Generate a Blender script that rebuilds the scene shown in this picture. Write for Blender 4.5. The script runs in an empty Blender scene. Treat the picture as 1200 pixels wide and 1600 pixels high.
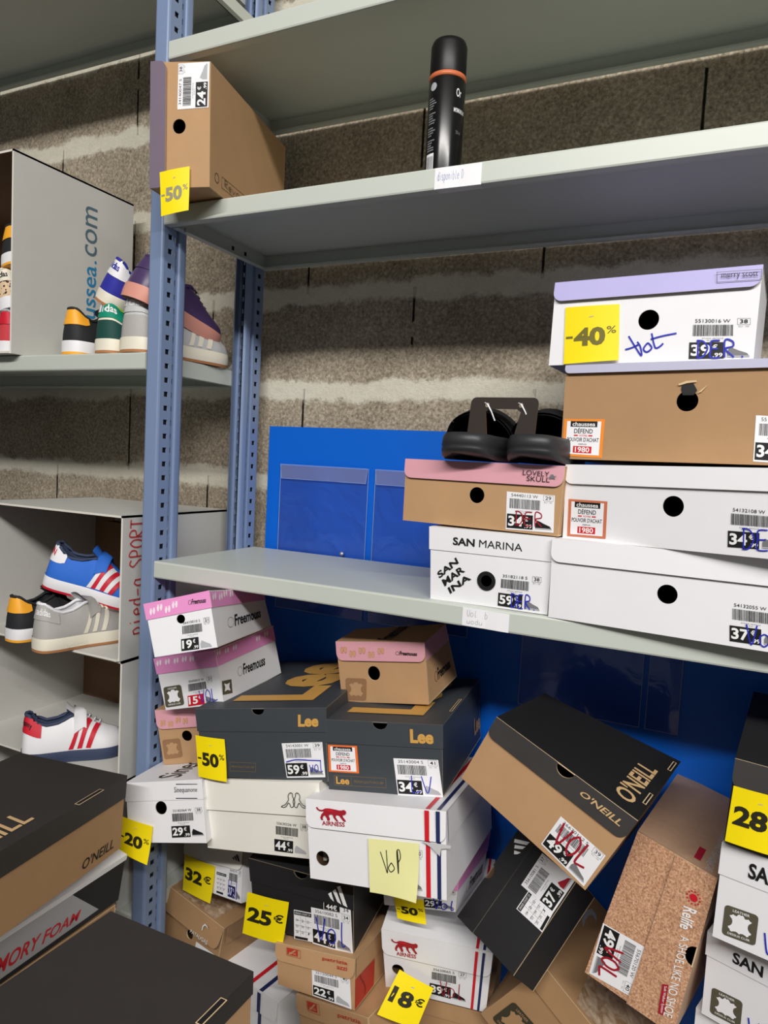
import bpy, math, random
from mathutils import Vector, Matrix
from mathutils.geometry import tessellate_polygon

scene = bpy.context.scene
COL = scene.collection

# ------------------------------------------------------------------ camera
cam_data = bpy.data.cameras.new('camera')
cam = bpy.data.objects.new('camera', cam_data)
COL.objects.link(cam)
cam_data.sensor_fit = 'HORIZONTAL'
cam_data.sensor_width = 36.0
cam_data.lens = 32.7434
cam_data.clip_start = 0.02
_r = [[0.89971, -0.077998, 0.429462], [0.433379, 0.042418, -0.900213], [0.051998, 0.996051, 0.071967]]
_m = Matrix([_r[0] + [0.9071], _r[1] + [-0.9494], _r[2] + [0.2000], [0, 0, 0, 1]])
cam.matrix_world = _m
scene.camera = cam

# ------------------------------------------------------------------ light and exposure
scene.view_settings.view_transform = 'Standard'
scene.view_settings.look = 'None'
scene.view_settings.exposure = 0.0
scene.view_settings.gamma = 1.0
scene.view_settings.use_curve_mapping = False

world = bpy.data.worlds.new('stockroom_ambience')
scene.world = world
world.use_nodes = True
_wn, _wl = world.node_tree.nodes, world.node_tree.links
_bg = _wn['Background']
_bg.inputs[0].default_value = (1.0, 0.98, 0.95, 1)
# added directional fill: strongest from front, right and above, weakest from back and below
_g = _wn.new('ShaderNodeTexCoord')
_d = _wn.new('ShaderNodeVectorMath')
_d.operation = 'DOT_PRODUCT'
_d.inputs[1].default_value = Vector((0.55, -0.60, 0.55)).normalized()
_wl.new(_g.outputs['Generated'], _d.inputs[0])
_mr = _wn.new('ShaderNodeMapRange')
_mr.inputs['From Min'].default_value = -0.6
_mr.inputs['From Max'].default_value = 1.0
_mr.inputs['To Min'].default_value = 0.055
_mr.inputs['To Max'].default_value = 0.15
_wl.new(_d.outputs['Value'], _mr.inputs['Value'])
_wl.new(_mr.outputs[0], _bg.inputs[1])


def tube_light(name, loc, target, sx, sy, power, col):
    d = bpy.data.lights.new(name, 'AREA')
    d.shape = 'RECTANGLE'
    d.size, d.size_y = sx, sy
    d.energy = power
    d.color = col
    o = bpy.data.objects.new(name, d)
    COL.objects.link(o)
    o.location = loc
    q = (Vector(target) - Vector(loc)).to_track_quat('-Z', 'Y')
    o.rotation_euler = q.to_euler()
    return o


# the long row of ceiling tubes running parallel to the shelves, behind the photographer
tube_light('ceiling_tube_light', (2.0, -2.72, 2.08), (1.4, 0.1, 0.0), 4.0, 0.07, 172.0, (1.0, 0.97, 0.93))


# ------------------------------------------------------------------ materials
def lin(c):
    c = c / 255.0
    return c / 12.92 if c <= 0.04045 else ((c + 0.055) / 1.055) ** 2.4


def rgb(r, g, b):
    return (lin(r), lin(g), lin(b), 1.0)


MATS = {}


def mat(name, col=None, rough=0.6, kind='plain', metal=0.0, spec=0.4, scale=1.0, amount=0.08, bump=0.0):
    if name in MATS:
        return MATS[name]
    m = bpy.data.materials.new(name)
    m.use_nodes = True
    nt = m.node_tree
    b = nt.nodes['Principled BSDF']
    b.inputs['Roughness'].default_value = rough
    b.inputs['Metallic'].default_value = metal
    b.inputs['Specular IOR Level'].default_value = spec
    c = rgb(*col)
    b.inputs['Base Color'].default_value = c
    m.diffuse_color = c
    if kind in ('card', 'fabric', 'rough'):
        tc = nt.nodes.new('ShaderNodeTexCoord')
        n = nt.nodes.new('ShaderNodeTexNoise')
        n.inputs['Scale'].default_value = {'card': 22, 'fabric': 420, 'rough': 90}[kind] * scale
        n.inputs['Detail'].default_value = 6
        n.inputs['Roughness'].default_value = 0.65
        nt.links.new(tc.outputs['Object'], n.inputs['Vector'])
        mix = nt.nodes.new('ShaderNodeMix')
        mix.data_type = 'RGBA'
        lo = tuple(x * (1 - amount * 1.6) for x in c[:3]) + (1,)
        hi = tuple(min(1, x * (1 + amount * 1.3)) for x in c[:3]) + (1,)
        mix.inputs['A'].default_value = lo
        mix.inputs['B'].default_value = hi
        nt.links.new(n.outputs['Fac'], mix.inputs['Factor'])
        nt.links.new(mix.outputs['Result'], b.inputs['Base Color'])
        if bump:
            n2 = nt.nodes.new('ShaderNodeTexNoise')
            n2.inputs['Scale'].default_value = {'card': 60, 'fabric': 600, 'rough': 300}[kind]
            n2.inputs['Detail'].default_value = 3
            nt.links.new(tc.outputs['Object'], n2.inputs['Vector'])
            bp = nt.nodes.new('ShaderNodeBump')
            bp.inputs['Strength'].default_value = bump
            bp.inputs['Distance'].default_value = 0.002
            nt.links.new(n2.outputs['Fac'], bp.inputs['Height'])
            nt.links.new(bp.outputs['Normal'], b.inputs['Normal'])
    MATS[name] = m
    return m


def concrete_material():
    m = bpy.data.materials.new('concrete_block')
    m.use_nodes = True
    nt = m.node_tree
    N, Lk = nt.nodes, nt.links
    b = N['Principled BSDF']
    b.inputs['Roughness'].default_value = 0.95
    b.inputs['Specular IOR Level'].default_value = 0.1
    geo = N.new('ShaderNodeNewGeometry')
    sep = N.new('ShaderNodeSeparateXYZ')
    Lk.new(geo.outputs['Position'], sep.inputs[0])

    def math_(op, a, c=None, d=None, clamp=False):
        n = N.new('ShaderNodeMath')
        n.operation = op
        n.use_clamp = clamp
        for i, v in enumerate((a, c, d)):
            if v is None:
                continue
            if isinstance(v, (int, float)):
                n.inputs[i].default_value = v
            else:
                Lk.new(v, n.inputs[i])
        return n.outputs[0]

    def noise(scale, detail=4, rough=0.6):
        n = N.new('ShaderNodeTexNoise')
        n.inputs['Scale'].default_value = scale
        n.inputs['Detail'].default_value = detail
        n.inputs['Roughness'].default_value = rough
        Lk.new(geo.outputs['Position'], n.inputs['Vector'])
        return n.outputs['Fac']

    z = math_('DIVIDE', math_('SUBTRACT', sep.outputs['Z'], 0.347), 0.2)
    row = math_('FLOOR', z)
    # white mortar smeared over the bed joints
    fz = math_('SUBTRACT', math_('FRACT', math_('ADD', z, 0.5)), 0.5)
    dz = math_('ABSOLUTE', math_('MULTIPLY', math_('SUBTRACT', fz, -0.02), 0.2))
    wob = math_('MULTIPLY', math_('SUBTRACT', noise(9, 4, 0.6), 0.5), 0.060)
    wob2 = math_('MULTIPLY', math_('SUBTRACT', noise(120, 4, 0.8), 0.5), 0.026)
    edge = math_('ADD', math_('ADD', dz, wob), wob2)
    band = N.new('ShaderNodeMapRange')
    band.interpolation_type = 'SMOOTHSTEP'
    band.inputs['From Min'].default_value = 0.027
    band.inputs['From Max'].default_value = 0.014
    Lk.new(edge, band.inputs['Value'])
    # thin dark joint line inside the smear and open head joints
    par = math_('MODULO', math_('ADD', row, 100.0), 2.0)
    x = math_('DIVIDE', math_('SUBTRACT', math_('SUBTRACT', sep.outputs['X'], 0.335), math_('MULTIPLY', par, -0.248)), 0.5)
    fx = math_('SUBTRACT', math_('FRACT', math_('ADD', x, 0.5)), 0.5)
    dx = math_('ADD', math_('ABSOLUTE', math_('MULTIPLY', fx, 0.5)), math_('MULTIPLY', math_('SUBTRACT', noise(60, 2), 0.5), 0.002))
    joint = N.new('ShaderNodeMapRange')
    joint.inputs['From Min'].default_value = 0.0032
    joint.inputs['From Max'].default_value = 0.0015
    Lk.new(dx, joint.inputs['Value'])
    jn = math_('MULTIPLY', joint.outputs[0], math_('GREATER_THAN', noise(5.0, 2), 0.40))
    # aggregate speckle
    vor = N.new('ShaderNodeTexVoronoi')
    vor.inputs['Scale'].default_value = 190
    Lk.new(geo.outputs['Position'], vor.inputs['Vector'])
    ramp = N.new('ShaderNodeValToRGB')
    cr = ramp.color_ramp
    cr.elements[0].position = 0.33
    cr.elements[0].color = rgb(90, 82, 70)
    cr.elements[1].position = 0.67
    cr.elements[1].color = rgb(206, 195, 176)
    e = cr.elements.new(0.5)
    e.color = rgb(160, 148, 130)
    sp = math_('ADD', math_('MULTIPLY', noise(165, 6, 0.8), 0.8), math_('MULTIPLY', noise(6, 3), 0.2))
    Lk.new(sp, ramp.inputs[0])
    mul = N.new('ShaderNodeMix')
    mul.data_type = 'RGBA'
    mul.blend_type = 'MULTIPLY'
    mul.inputs['Factor'].default_value = 0.55
    Lk.new(ramp.outputs[0], mul.inputs['A'])
    Lk.new(vor.outputs['Color'], mul.inputs['B'])
    vbw = N.new('ShaderNodeRGBToBW')
    Lk.new(vor.outputs['Color'], vbw.inputs[0])
    vr = N.new('ShaderNodeMapRange')
    vr.inputs['To Min'].default_value = 0.70
    vr.inputs['To Max'].default_value = 1.40
    Lk.new(vbw.outputs[0], vr.inputs['Value'])
    Lk.new(vr.outputs[0], mul.inputs['B'])
    white = N.new('ShaderNodeMix')
    white.data_type = 'RGBA'
    Lk.new(math_('MULTIPLY', band.outputs[0], math_('ADD', 0.62, math_('MULTIPLY', noise(40, 4, 0.7), 0.45)), None, True), white.inputs['Factor'])
    Lk.new(mul.outputs['Result'], white.inputs['A'])
    white.inputs['B'].default_value = rgb(222, 218, 202)
    fin = N.new('ShaderNodeMix')
    fin.data_type = 'RGBA'
    Lk.new(math_('MULTIPLY', jn, math_('SUBTRACT', 1.0, math_('MULTIPLY', band.outputs[0], 0.8))), fin.inputs['Factor'])
    Lk.new(white.outputs['Result'], fin.inputs['A'])
    fin.inputs['B'].default_value = rgb(34, 28, 22)
    Lk.new(fin.outputs['Result'], b.inputs['Base Color'])
    bp = N.new('ShaderNodeBump')
    bp.inputs['Strength'].default_value = 0.7
    bp.inputs['Distance'].default_value = 0.004
    h = math_('SUBTRACT', math_('ADD', math_('MULTIPLY', noise(170, 4, 0.8), 1.0), math_('MULTIPLY', band.outputs[0], 0.25)), jn)
    Lk.new(h, bp.inputs['Height'])
    Lk.new(bp.outputs['Normal'], b.inputs['Normal'])
    return m


def cork_material():
    m = bpy.data.materials.new('cork_print')
    m.use_nodes = True
    nt = m.node_tree
    N, Lk = nt.nodes, nt.links
    b = N['Principled BSDF']
    b.inputs['Roughness'].default_value = 0.6
    b.inputs['Specular IOR Level'].default_value = 0.3
    tc = N.new('ShaderNodeTexCoord')
    v = N.new('ShaderNodeTexVoronoi')
    v.inputs['Scale'].default_value = 420
    Lk.new(tc.outputs['Object'], v.inputs['Vector'])
    n = N.new('ShaderNodeTexNoise')
    n.inputs['Scale'].default_value = 420
    n.inputs['Detail'].default_value = 5
    Lk.new(tc.outputs['Object'], n.inputs['Vector'])
    r = N.new('ShaderNodeValToRGB')
    r.color_ramp.elements[0].position = 0.28
    r.color_ramp.elements[0].color = rgb(150, 108, 82)
    r.color_ramp.elements[1].position = 0.5
    r.color_ramp.elements[1].color = rgb(196, 150, 118)
    e = r.color_ramp.elements.new(0.72)
    e.color = rgb(222, 182, 150)
    Lk.new(n.outputs['Fac'], r.inputs[0])
    mx = N.new('ShaderNodeMix')
    mx.data_type = 'RGBA'
    mx.blend_type = 'OVERLAY'
    mx.inputs['Factor'].default_value = 0.25
    Lk.new(r.outputs[0], mx.inputs['A'])
    Lk.new(v.outputs['Color'], mx.inputs['B'])
    bw = N.new('ShaderNodeRGBToBW')
    Lk.new(v.outputs['Color'], bw.inputs[0])
    Lk.new(bw.outputs[0], mx.inputs['B'])
    Lk.new(mx.outputs['Result'], b.inputs['Base Color'])
    return m


def plastic_film_material(name='clear_plastic_film', haze=0.02):
    m = bpy.data.materials.new(name)
    m.use_nodes = True
    nt = m.node_tree
    N, Lk = nt.nodes, nt.links
    for n in list(N):
        N.remove(n)
    out = N.new('ShaderNodeOutputMaterial')
    tr = N.new('ShaderNodeBsdfTransparent')
    tr.inputs[0].default_value = (0.93, 0.95, 0.97, 1)
    gl = N.new('ShaderNodeBsdfGlossy')
    gl.inputs['Roughness'].default_value = 0.12
    gl.inputs['Color'].default_value = (0.9, 0.93, 1, 1)
    df = N.new('ShaderNodeBsdfDiffuse')
    df.inputs[0].default_value = (0.75, 0.78, 0.85, 1)
    fr = N.new('ShaderNodeFresnel')
    fr.inputs['IOR'].default_value = 1.5
    tc = N.new('ShaderNodeTexCoord')
    ns = N.new('ShaderNodeTexNoise')
    ns.inputs['Scale'].default_value = 17
    ns.inputs['Detail'].default_value = 3
    ns.inputs['Distortion'].default_value = 1.2
    Lk.new(tc.outputs['Object'], ns.inputs['Vector'])
    bp = N.new('ShaderNodeBump')
    bp.inputs['Strength'].default_value = 0.22
    bp.inputs['Distance'].default_value = 0.01
    Lk.new(ns.outputs['Fac'], bp.inputs['Height'])
    Lk.new(bp.outputs['Normal'], gl.inputs['Normal'])
    Lk.new(bp.outputs['Normal'], fr.inputs['Normal'])
    m1 = N.new('ShaderNodeMixShader')
    Lk.new(fr.outputs[0], m1.inputs[0])
    Lk.new(tr.outputs[0], m1.inputs[1])
    Lk.new(gl.outputs[0], m1.inputs[2])
    m2 = N.new('ShaderNodeMixShader')
    m2.inputs[0].default_value = haze
    Lk.new(m1.outputs[0], m2.inputs[1])
    Lk.new(df.outputs[0], m2.inputs[2])
    Lk.new(m2.outputs[0], out.inputs['Surface'])
    return m


def tape_material():
    m = bpy.data.materials.new('packing_tape')
    m.use_nodes = True
    nt = m.node_tree
    N, Lk = nt.nodes, nt.links
    b = N['Principled BSDF']
    b.inputs['Roughness'].default_value = 0.25
    tc = N.new('ShaderNodeTexCoord')
    ns = N.new('ShaderNodeTexNoise')
    ns.inputs['Scale'].default_value = 60
    ns.inputs['Detail'].default_value = 5
    ns.inputs['Distortion'].default_value = 1.0
    Lk.new(tc.outputs['Object'], ns.inputs['Vector'])
    r = N.new('ShaderNodeValToRGB')
    r.color_ramp.elements[0].position = 0.35
    r.color_ramp.elements[0].color = rgb(150, 118, 88)
    r.color_ramp.elements[1].position = 0.7
    r.color_ramp.elements[1].color = rgb(205, 184, 160)
    Lk.new(ns.outputs['Fac'], r.inputs[0])
    Lk.new(r.outputs[0], b.inputs['Base Color'])
    return m


WHITE = mat('white_card', (236, 236, 240), 0.5, 'card', amount=0.02, bump=0.04)
CREAM = mat('cream_card', (236, 234, 226), 0.5, 'card', amount=0.02, bump=0.04)
KRAFT = mat('kraft_card', (186, 148, 108), 0.75, 'card', amount=0.07, bump=0.06)
KRAFT2 = mat('kraft_card_brown', (170, 134, 96), 0.75, 'card', amount=0.07, bump=0.06)
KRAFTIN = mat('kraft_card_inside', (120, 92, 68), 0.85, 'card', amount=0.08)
EDGE = mat('cut_card_edge', (214, 188, 150), 0.8)
WEDGE = mat('cut_white_edge', (225, 222, 214), 0.8)
SLATE = mat('slate_card', (62, 67, 72), 0.5, 'card', amount=0.06, bump=0.05)
BLACK = mat('black_card', (34, 34, 36), 0.55, 'card', amount=0.08, bump=0.05)
BROWNBLACK = mat('brown_black_card', (50, 46, 44), 0.6, 'card', amount=0.08, bump=0.05)
PINK = mat('candy_pink_card', (232, 148, 204), 0.5, 'card', amount=0.03)
DUSTY = mat('dusty_pink_card', (219, 160, 172), 0.5, 'card', amount=0.03)
LILAC = mat('lilac_card', (182, 176, 226), 0.5, 'card', amount=0.03)
GREYLILAC = mat('grey_lilac_card', (176, 176, 200), 0.5, 'card', amount=0.03)
SATIN = mat('brushed_dark_card', (64, 62, 62), 0.32, 'card', amount=0.1)
INK = mat('black_ink', (22, 22, 24), 0.5)
GREYINK = mat('grey_ink', (120, 120, 124), 0.5)
LIGHTGREY = mat('light_grey_ink', (176, 178, 182), 0.5)
PAPER = mat('label_paper', (240, 240, 244), 0.45)
WINK = mat('white_ink', (240, 240, 240), 0.45)
GOLD = mat('ochre_ink', (206, 158, 82), 0.5)
DIMGOLD = mat('dim_ochre_ink', (132, 110, 74), 0.5)
TAN = mat('tan_ink', (208, 174, 128), 0.5)
RED = mat('red_ink', (206, 30, 44), 0.45)
REDPRICE = mat('price_red', (200, 24, 44), 0.45)
DARKRED = mat('panther_red', (166, 30, 46), 0.45)
BRICK = mat('brick_red_print', (188, 58, 46), 0.5)
NAVY = mat('navy_ink', (34, 44, 92), 0.45)
BLUEPEN = mat('blue_marker', (38, 48, 176), 0.4)
REDPEN = mat('red_marker', (160, 26, 44), 0.4)
ORANGE = mat('orange_print', (236, 116, 52), 0.45)
YELLOW = mat('yellow_tag_paper', (250, 226, 10), 0.42)
TAGINK = mat('tag_ink', (40, 38, 22), 0.5)
POSTIT = mat('pale_yellow_note', (238, 236, 170), 0.6)
KHAKI = mat('olive_mark_ink', (88, 84, 68), 0.5)
DKKHAKI = mat('dark_mark_ink', (62, 58, 44), 0.5)
BROWNMARK = mat('brown_mark_ink', (150, 112, 80), 0.6)
FOOTW = mat('white_foot_print', (244, 228, 240), 0.5)
FOOTK = mat('kraft_foot_print', (206, 158, 118), 0.6)
CORK = cork_material()
CORKTOP = mat('cork_side_card', (182, 148, 122), 0.5, 'rough', amount=0.1)
FILM = plastic_film_material()
FLAPFILM = plastic_film_material('hazy_plastic_flap', 0.16)
TAPE = tape_material()
CLEARTAPE = mat('dull_clear_tape', (205, 206, 210), 0.3)


# ------------------------------------------------------------------ object helpers
def link(o):
    COL.objects.link(o)
    return o


def tag(o, label=None, cat=None, group=None, kind=None):
    if label:
        o['label'] = label
    if cat:
        o['category'] = cat
    if group:
        o['group'] = group
    if kind:
        o['kind'] = kind
    return o


def thing(name, label, cat, loc=(0, 0, 0), group=None):
    o = bpy.data.objects.new(name, None)
    o.empty_display_size = 0.03
    o.location = loc
    link(o)
    return tag(o, label, cat, group)


class MB:
    def __init__(self):
        self.v, self.f, self.m, self.s, self.mats = [], [], [], [], []

    def mi(self, m):
        if m not in self.mats:
            self.mats.append(m)
        return self.mats.index(m)

    def face(self, pts, m, smooth=False):
        n = len(self.v)
        self.v.extend(Vector(p) for p in pts)
        self.f.append(tuple(range(n, n + len(pts))))
        self.m.append(self.mi(m))
        self.s.append(smooth)

    def tris(self, pts, tris, m):
        n = len(self.v)
        self.v.extend(Vector(p) for p in pts)
        i = self.mi(m)
        for t in tris:
            self.f.append(tuple(n + k for k in t))
            self.m.append(i)
            self.s.append(False)

    def grid(self, rows, m, smooth=True, close=False):
        n = len(self.v)
        w = len(rows[0])
        for r in rows:
            self.v.extend(Vector(p) for p in r)
        mm = m if callable(m) else None
        i0 = None if mm else self.mi(m)
        for a in range(len(rows) - 1):
            for b in range(w if close else w - 1):
                b2 = (b + 1) % w
                self.f.append((n + a * w + b, n + a * w + b2, n + (a + 1) * w + b2, n + (a + 1) * w + b))
                self.m.append(self.mi(mm(a, b)) if mm else i0)
                self.s.append(smooth)

    def box(self, lo, hi, m):
        x0, y0, z0 = lo
        x1, y1, z1 = hi
        p = [(x, y, z) for z in (z0, z1) for y in (y0, y1) for x in (x0, x1)]
        for q in ((0, 1, 3, 2), (4, 5, 7, 6), (0, 1, 5, 4), (2, 3, 7, 6), (0, 2, 6, 4), (1, 3, 7, 5)):
            self.face([p[k] for k in q], m)

    def tube(self, pts, r, m, n=6):
        rows = []
        for i, p in enumerate(pts):
            p = Vector(p)
            a = Vector(pts[max(0, i - 1)])
            b = Vector(pts[min(len(pts) - 1, i + 1)])
            t = (b - a).normalized()
            u = t.orthogonal().normalized()
            w = t.cross(u)
            rows.append([p + (u * math.cos(k * 2 * math.pi / n) + w * math.sin(k * 2 * math.pi / n)) * r for k in range(n)])
        self.grid(rows, m, True, True)

    def lathe(self, prof, c, m, n=32):
        rows = [[(c[0] + r * math.cos(k * 2 * math.pi / n), c[1] + r * math.sin(k * 2 * math.pi / n), c[2] + z) for k in range(n)] for r, z in prof]
        self.grid(rows, m, True, True)

    def build(self, name, parent=None, origin=None):
        me = bpy.data.meshes.new(name)
        o0 = Vector(origin) if origin is not None else (parent_loc(parent) if parent else Vector((0, 0, 0)))
        me.from_pydata([v - o0 for v in self.v], [], self.f)
        for m in self.mats:
            me.materials.append(m)
        me.polygons.foreach_set('material_index', self.m)
        me.polygons.foreach_set('use_smooth', self.s)
        me.update()
        o = bpy.data.objects.new(name, me)
        link(o)
        if parent:
            o.parent = parent
        elif origin is not None:
            o.location = origin
        return o


def parent_loc(o):
    p = Vector((0, 0, 0))
    while o:
        p += Vector(o.location)
        o = o.parent
    return p


# ------------------------------------------------------------------ lettering
_TXT = {}


def text_mesh(s, bold=0.0, shear=0.0, space=1.0):
    k = (s, bold, shear, space)
    if k in _TXT:
        return _TXT[k]
    cu = bpy.data.curves.new('lettering', 'FONT')
    cu.body = s
    cu.offset = bold
    cu.shear = shear
    cu.space_character = space
    cu.resolution_u = 3
    cu.fill_mode = 'FRONT'
    ob = bpy.data.objects.new('lettering', cu)
    link(ob)
    dg = bpy.context.evaluated_depsgraph_get()
    ev = ob.evaluated_get(dg)
    me = ev.to_mesh()
    me.calc_loop_triangles()
    vs = [(v.co.x, v.co.y) for v in me.vertices]
    ts = [tuple(t.vertices) for t in me.loop_triangles]
    ev.to_mesh_clear()
    bpy.data.objects.remove(ob)
    bpy.data.curves.remove(cu)
    if not vs:
        vs, ts = [(0, 0), (1, 1)], []
    x0 = min(v[0] for v in vs)
    x1 = max(v[0] for v in vs)
    y0 = min(v[1] for v in vs)
    y1 = max(v[1] for v in vs)
    vs = [((x - x0) / max(1e-6, x1 - x0), (y - y0) / max(1e-6, y1 - y0)) for x, y in vs]
    _TXT[k] = (vs, ts)
    return _TXT[k]


def split_tris(pts, tris):
    """every triangle into four, so that warped card follows its curved face"""
    pts = [tuple(p) for p in pts]
    mid, out = {}, []

    def m(a, b):
        k = (min(a, b), max(a, b))
        if k not in mid:
            mid[k] = len(pts)
            pts.append(((pts[a][0] + pts[b][0]) / 2, (pts[a][1] + pts[b][1]) / 2))
        return mid[k]
    for a, b, c in tris:
        x, y, z = m(a, b), m(b, c), m(c, a)
        out += [(a, x, z), (x, b, y), (z, y, c), (x, y, z)]
    return pts, out


class Sheet:
    """A rectangle lying on a surface: fn(x, y, height above it) with x, y from 0 to 1."""

    def __init__(self, mb, fn, w, h):
        self.mb, self.fn, self.w, self.h = mb, fn, w, h

    def poly(self, pts, m, off=0.0):
        tr = tessellate_polygon([[Vector((x, y, 0)) for x, y in pts]])
        ext = max((max(p[0] for p in pts) - min(p[0] for p in pts)) * self.w, (max(p[1] for p in pts) - min(p[1] for p in pts)) * self.h)
        for _ in range(3 if ext > .09 else 2 if ext > .03 else 1 if ext > .006 else 0):
            pts, tr = split_tris(pts, tr)
        self.mb.tris([self.fn(x, y, off) for x, y in pts], tr, m)

    def rect(self, x0, y0, x1, y1, m, off=0.0):
        self.poly([(x0, y0), (x1, y0), (x1, y1), (x0, y1)], m, off)

    def frame(self, x0, y0, x1, y1, t, m, off=0.0):
        tx, ty = t / self.w, t / self.h
        self.rect(x0, y0, x1, y0 + ty, m, off)
        self.rect(x0, y1 - ty, x1, y1, m, off)
        self.rect(x0, y0, x0 + tx, y1, m, off)
        self.rect(x1 - tx, y0, x1, y1, m, off)

    def text(self, s, x0, y0, x1, y1, m, off=0.0002, bold=0.0, shear=0.0, space=1.0):
        vs, ts = text_mesh(s, bold, shear, space)
        self.mb.tris([self.fn(x0 + (x1 - x0) * a, y0 + (y1 - y0) * b, off) for a, b in vs], ts, m)

    def stroke(self, pts, width, m, off=0.0004):
        P = [Vector((x * self.w, y * self.h)) for x, y in pts]
        L, R = [], []
        for i in range(len(P)):
            d = P[min(i + 1, len(P) - 1)] - P[max(i - 1, 0)]
            if d.length < 1e-9:
                d = Vector((1, 0))
            d.normalize()
            n = Vector((-d.y, d.x)) * width / 2
            L.append(P[i] + n)
            R.append(P[i] - n)
        for i in range(len(P) - 1):
            q = [L[i], L[i + 1], R[i + 1], R[i]]
            self.mb.face([self.fn(a.x / self.w, a.y / self.h, off) for a in q], m)

    def disc(self, cx, cy, r, m, off=0.0, n=28, r2=None):
        pts = [(cx + r * math.cos(k * 2 * math.pi / n) / self.w, cy + r * math.sin(k * 2 * math.pi / n) / self.h) for k in range(n)]
        if r2 is None:
            self.poly(pts, m, off)
        else:
            q = [(cx + r2 * math.cos(k * 2 * math.pi / n) / self.w, cy + r2 * math.sin(k * 2 * math.pi / n) / self.h) for k in range(n)]
            for k in range(n):
                j = (k + 1) % n
                self.mb.face([self.fn(*pts[k], off), self.fn(*pts[j], off), self.fn(*q[j], off), self.fn(*q[k], off)], m)


def curve_pts(pts, n=6):
    """Catmull-Rom through the points, for handwriting."""
    out = []
    P = [pts[0]] + list(pts) + [pts[-1]]
    for i in range(1, len(P) - 2):
        for k in range(n):
            t = k / n
            o = []
            for c in (0, 1):
                a, b, d, e = P[i - 1][c], P[i][c], P[i + 1][c], P[i + 2][c]
                o.append(0.5 * ((2 * b) + (-a + d) * t + (2 * a - 5 * b + 4 * d - e) * t * t + (-a + 3 * b - 3 * d + e) * t ** 3))
            out.append(tuple(o))
    out.append(tuple(pts[-1]))
    return out


HAND = {
    'V': [[(0, 1), (.45, 0), (1, 1)]],
    'v': [[(0, .6), (.4, 0), (.9, .6)]],
    'O': [[(.5, 1), (.1, .7), (.1, .25), (.5, 0), (.9, .3), (.9, .75), (.5, 1)]],
    'o': [[(.5, .62), (.1, .45), (.12, .12), (.5, 0), (.88, .2), (.85, .5), (.5, .62)]],
    'L': [[(.2, 1), (.1, .4), (.1, 0), (.5, .02), (1, .1)]],
    'l': [[(.5, 1), (.4, .4), (.45, 0), (.8, .08)]],
    'D': [[(.15, 1), (.15, 0)], [(.0, 1), (.6, .95), (1, .55), (.6, .05), (.05, 0)]],
    'E': [[(.9, 1), (.15, .95), (.1, .5), (.1, .02), (.95, 0)], [(.1, .5), (.75, .52)]],
    'R': [[(.15, 0), (.15, 1), (.8, .95), (.85, .65), (.2, .5), (.95, 0)]],
    '.': [[(.4, .02), (.55, .04)]],
    'p': [[(.15, .62), (.15, -.35)], [(.15, .55), (.6, .62), (.85, .3), (.5, 0), (.15, .1)]],
    'i': [[(.4, .6), (.42, 0)], [(.4, .82), (.42, .88)]],
    'e': [[(.1, .3), (.85, .36), (.6, .62), (.15, .45), (.2, .08), (.6, 0), (.9, .12)]],
    'd': [[(.8, .55), (.4, .62), (.1, .3), (.4, 0), (.8, .12)], [(.85, 1), (.8, .3), (.9, 0)]],
    'a': [[(.8, .55), (.4, .62), (.1, .3), (.4, 0), (.8, .15)], [(.82, .6), (.85, 0)]],
    '-': [[(.1, .35), (.9, .38)]],
    'S': [[(.9, .9), (.4, 1), (.1, .75), (.5, .5), (.9, .25), (.5, 0), (.1, .1)]],
    'P': [[(.15, 0), (.15, 1), (.8, .9), (.75, .55), (.15, .48)]],
    'T': [[(0, 1), (1, .98)], [(.5, 1), (.5, 0)]],
    's': [[(.8, .6), (.3, .6), (.2, .4), (.7, .25), (.7, .02), (.15, .03)]],
    'n': [[(.15, .6), (.15, 0)], [(.15, .45), (.5, .62), (.8, .45), (.8, 0)]],
    'b': [[(.15, 1), (.15, 0), (.6, 0), (.85, .3), (.55, .6), (.15, .5)]],
    'r': [[(.15, .6), (.15, 0)], [(.15, .45), (.5, .62), (.8, .55)]],
    'u': [[(.1, .6), (.1, .15), (.4, 0), (.75, .2)], [(.8, .6), (.82, 0)]],
    'U': [[(.1, 1), (.1, .3), (.45, 0), (.85, .3), (.9, 1)]],
    ' ': [],
}


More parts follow.
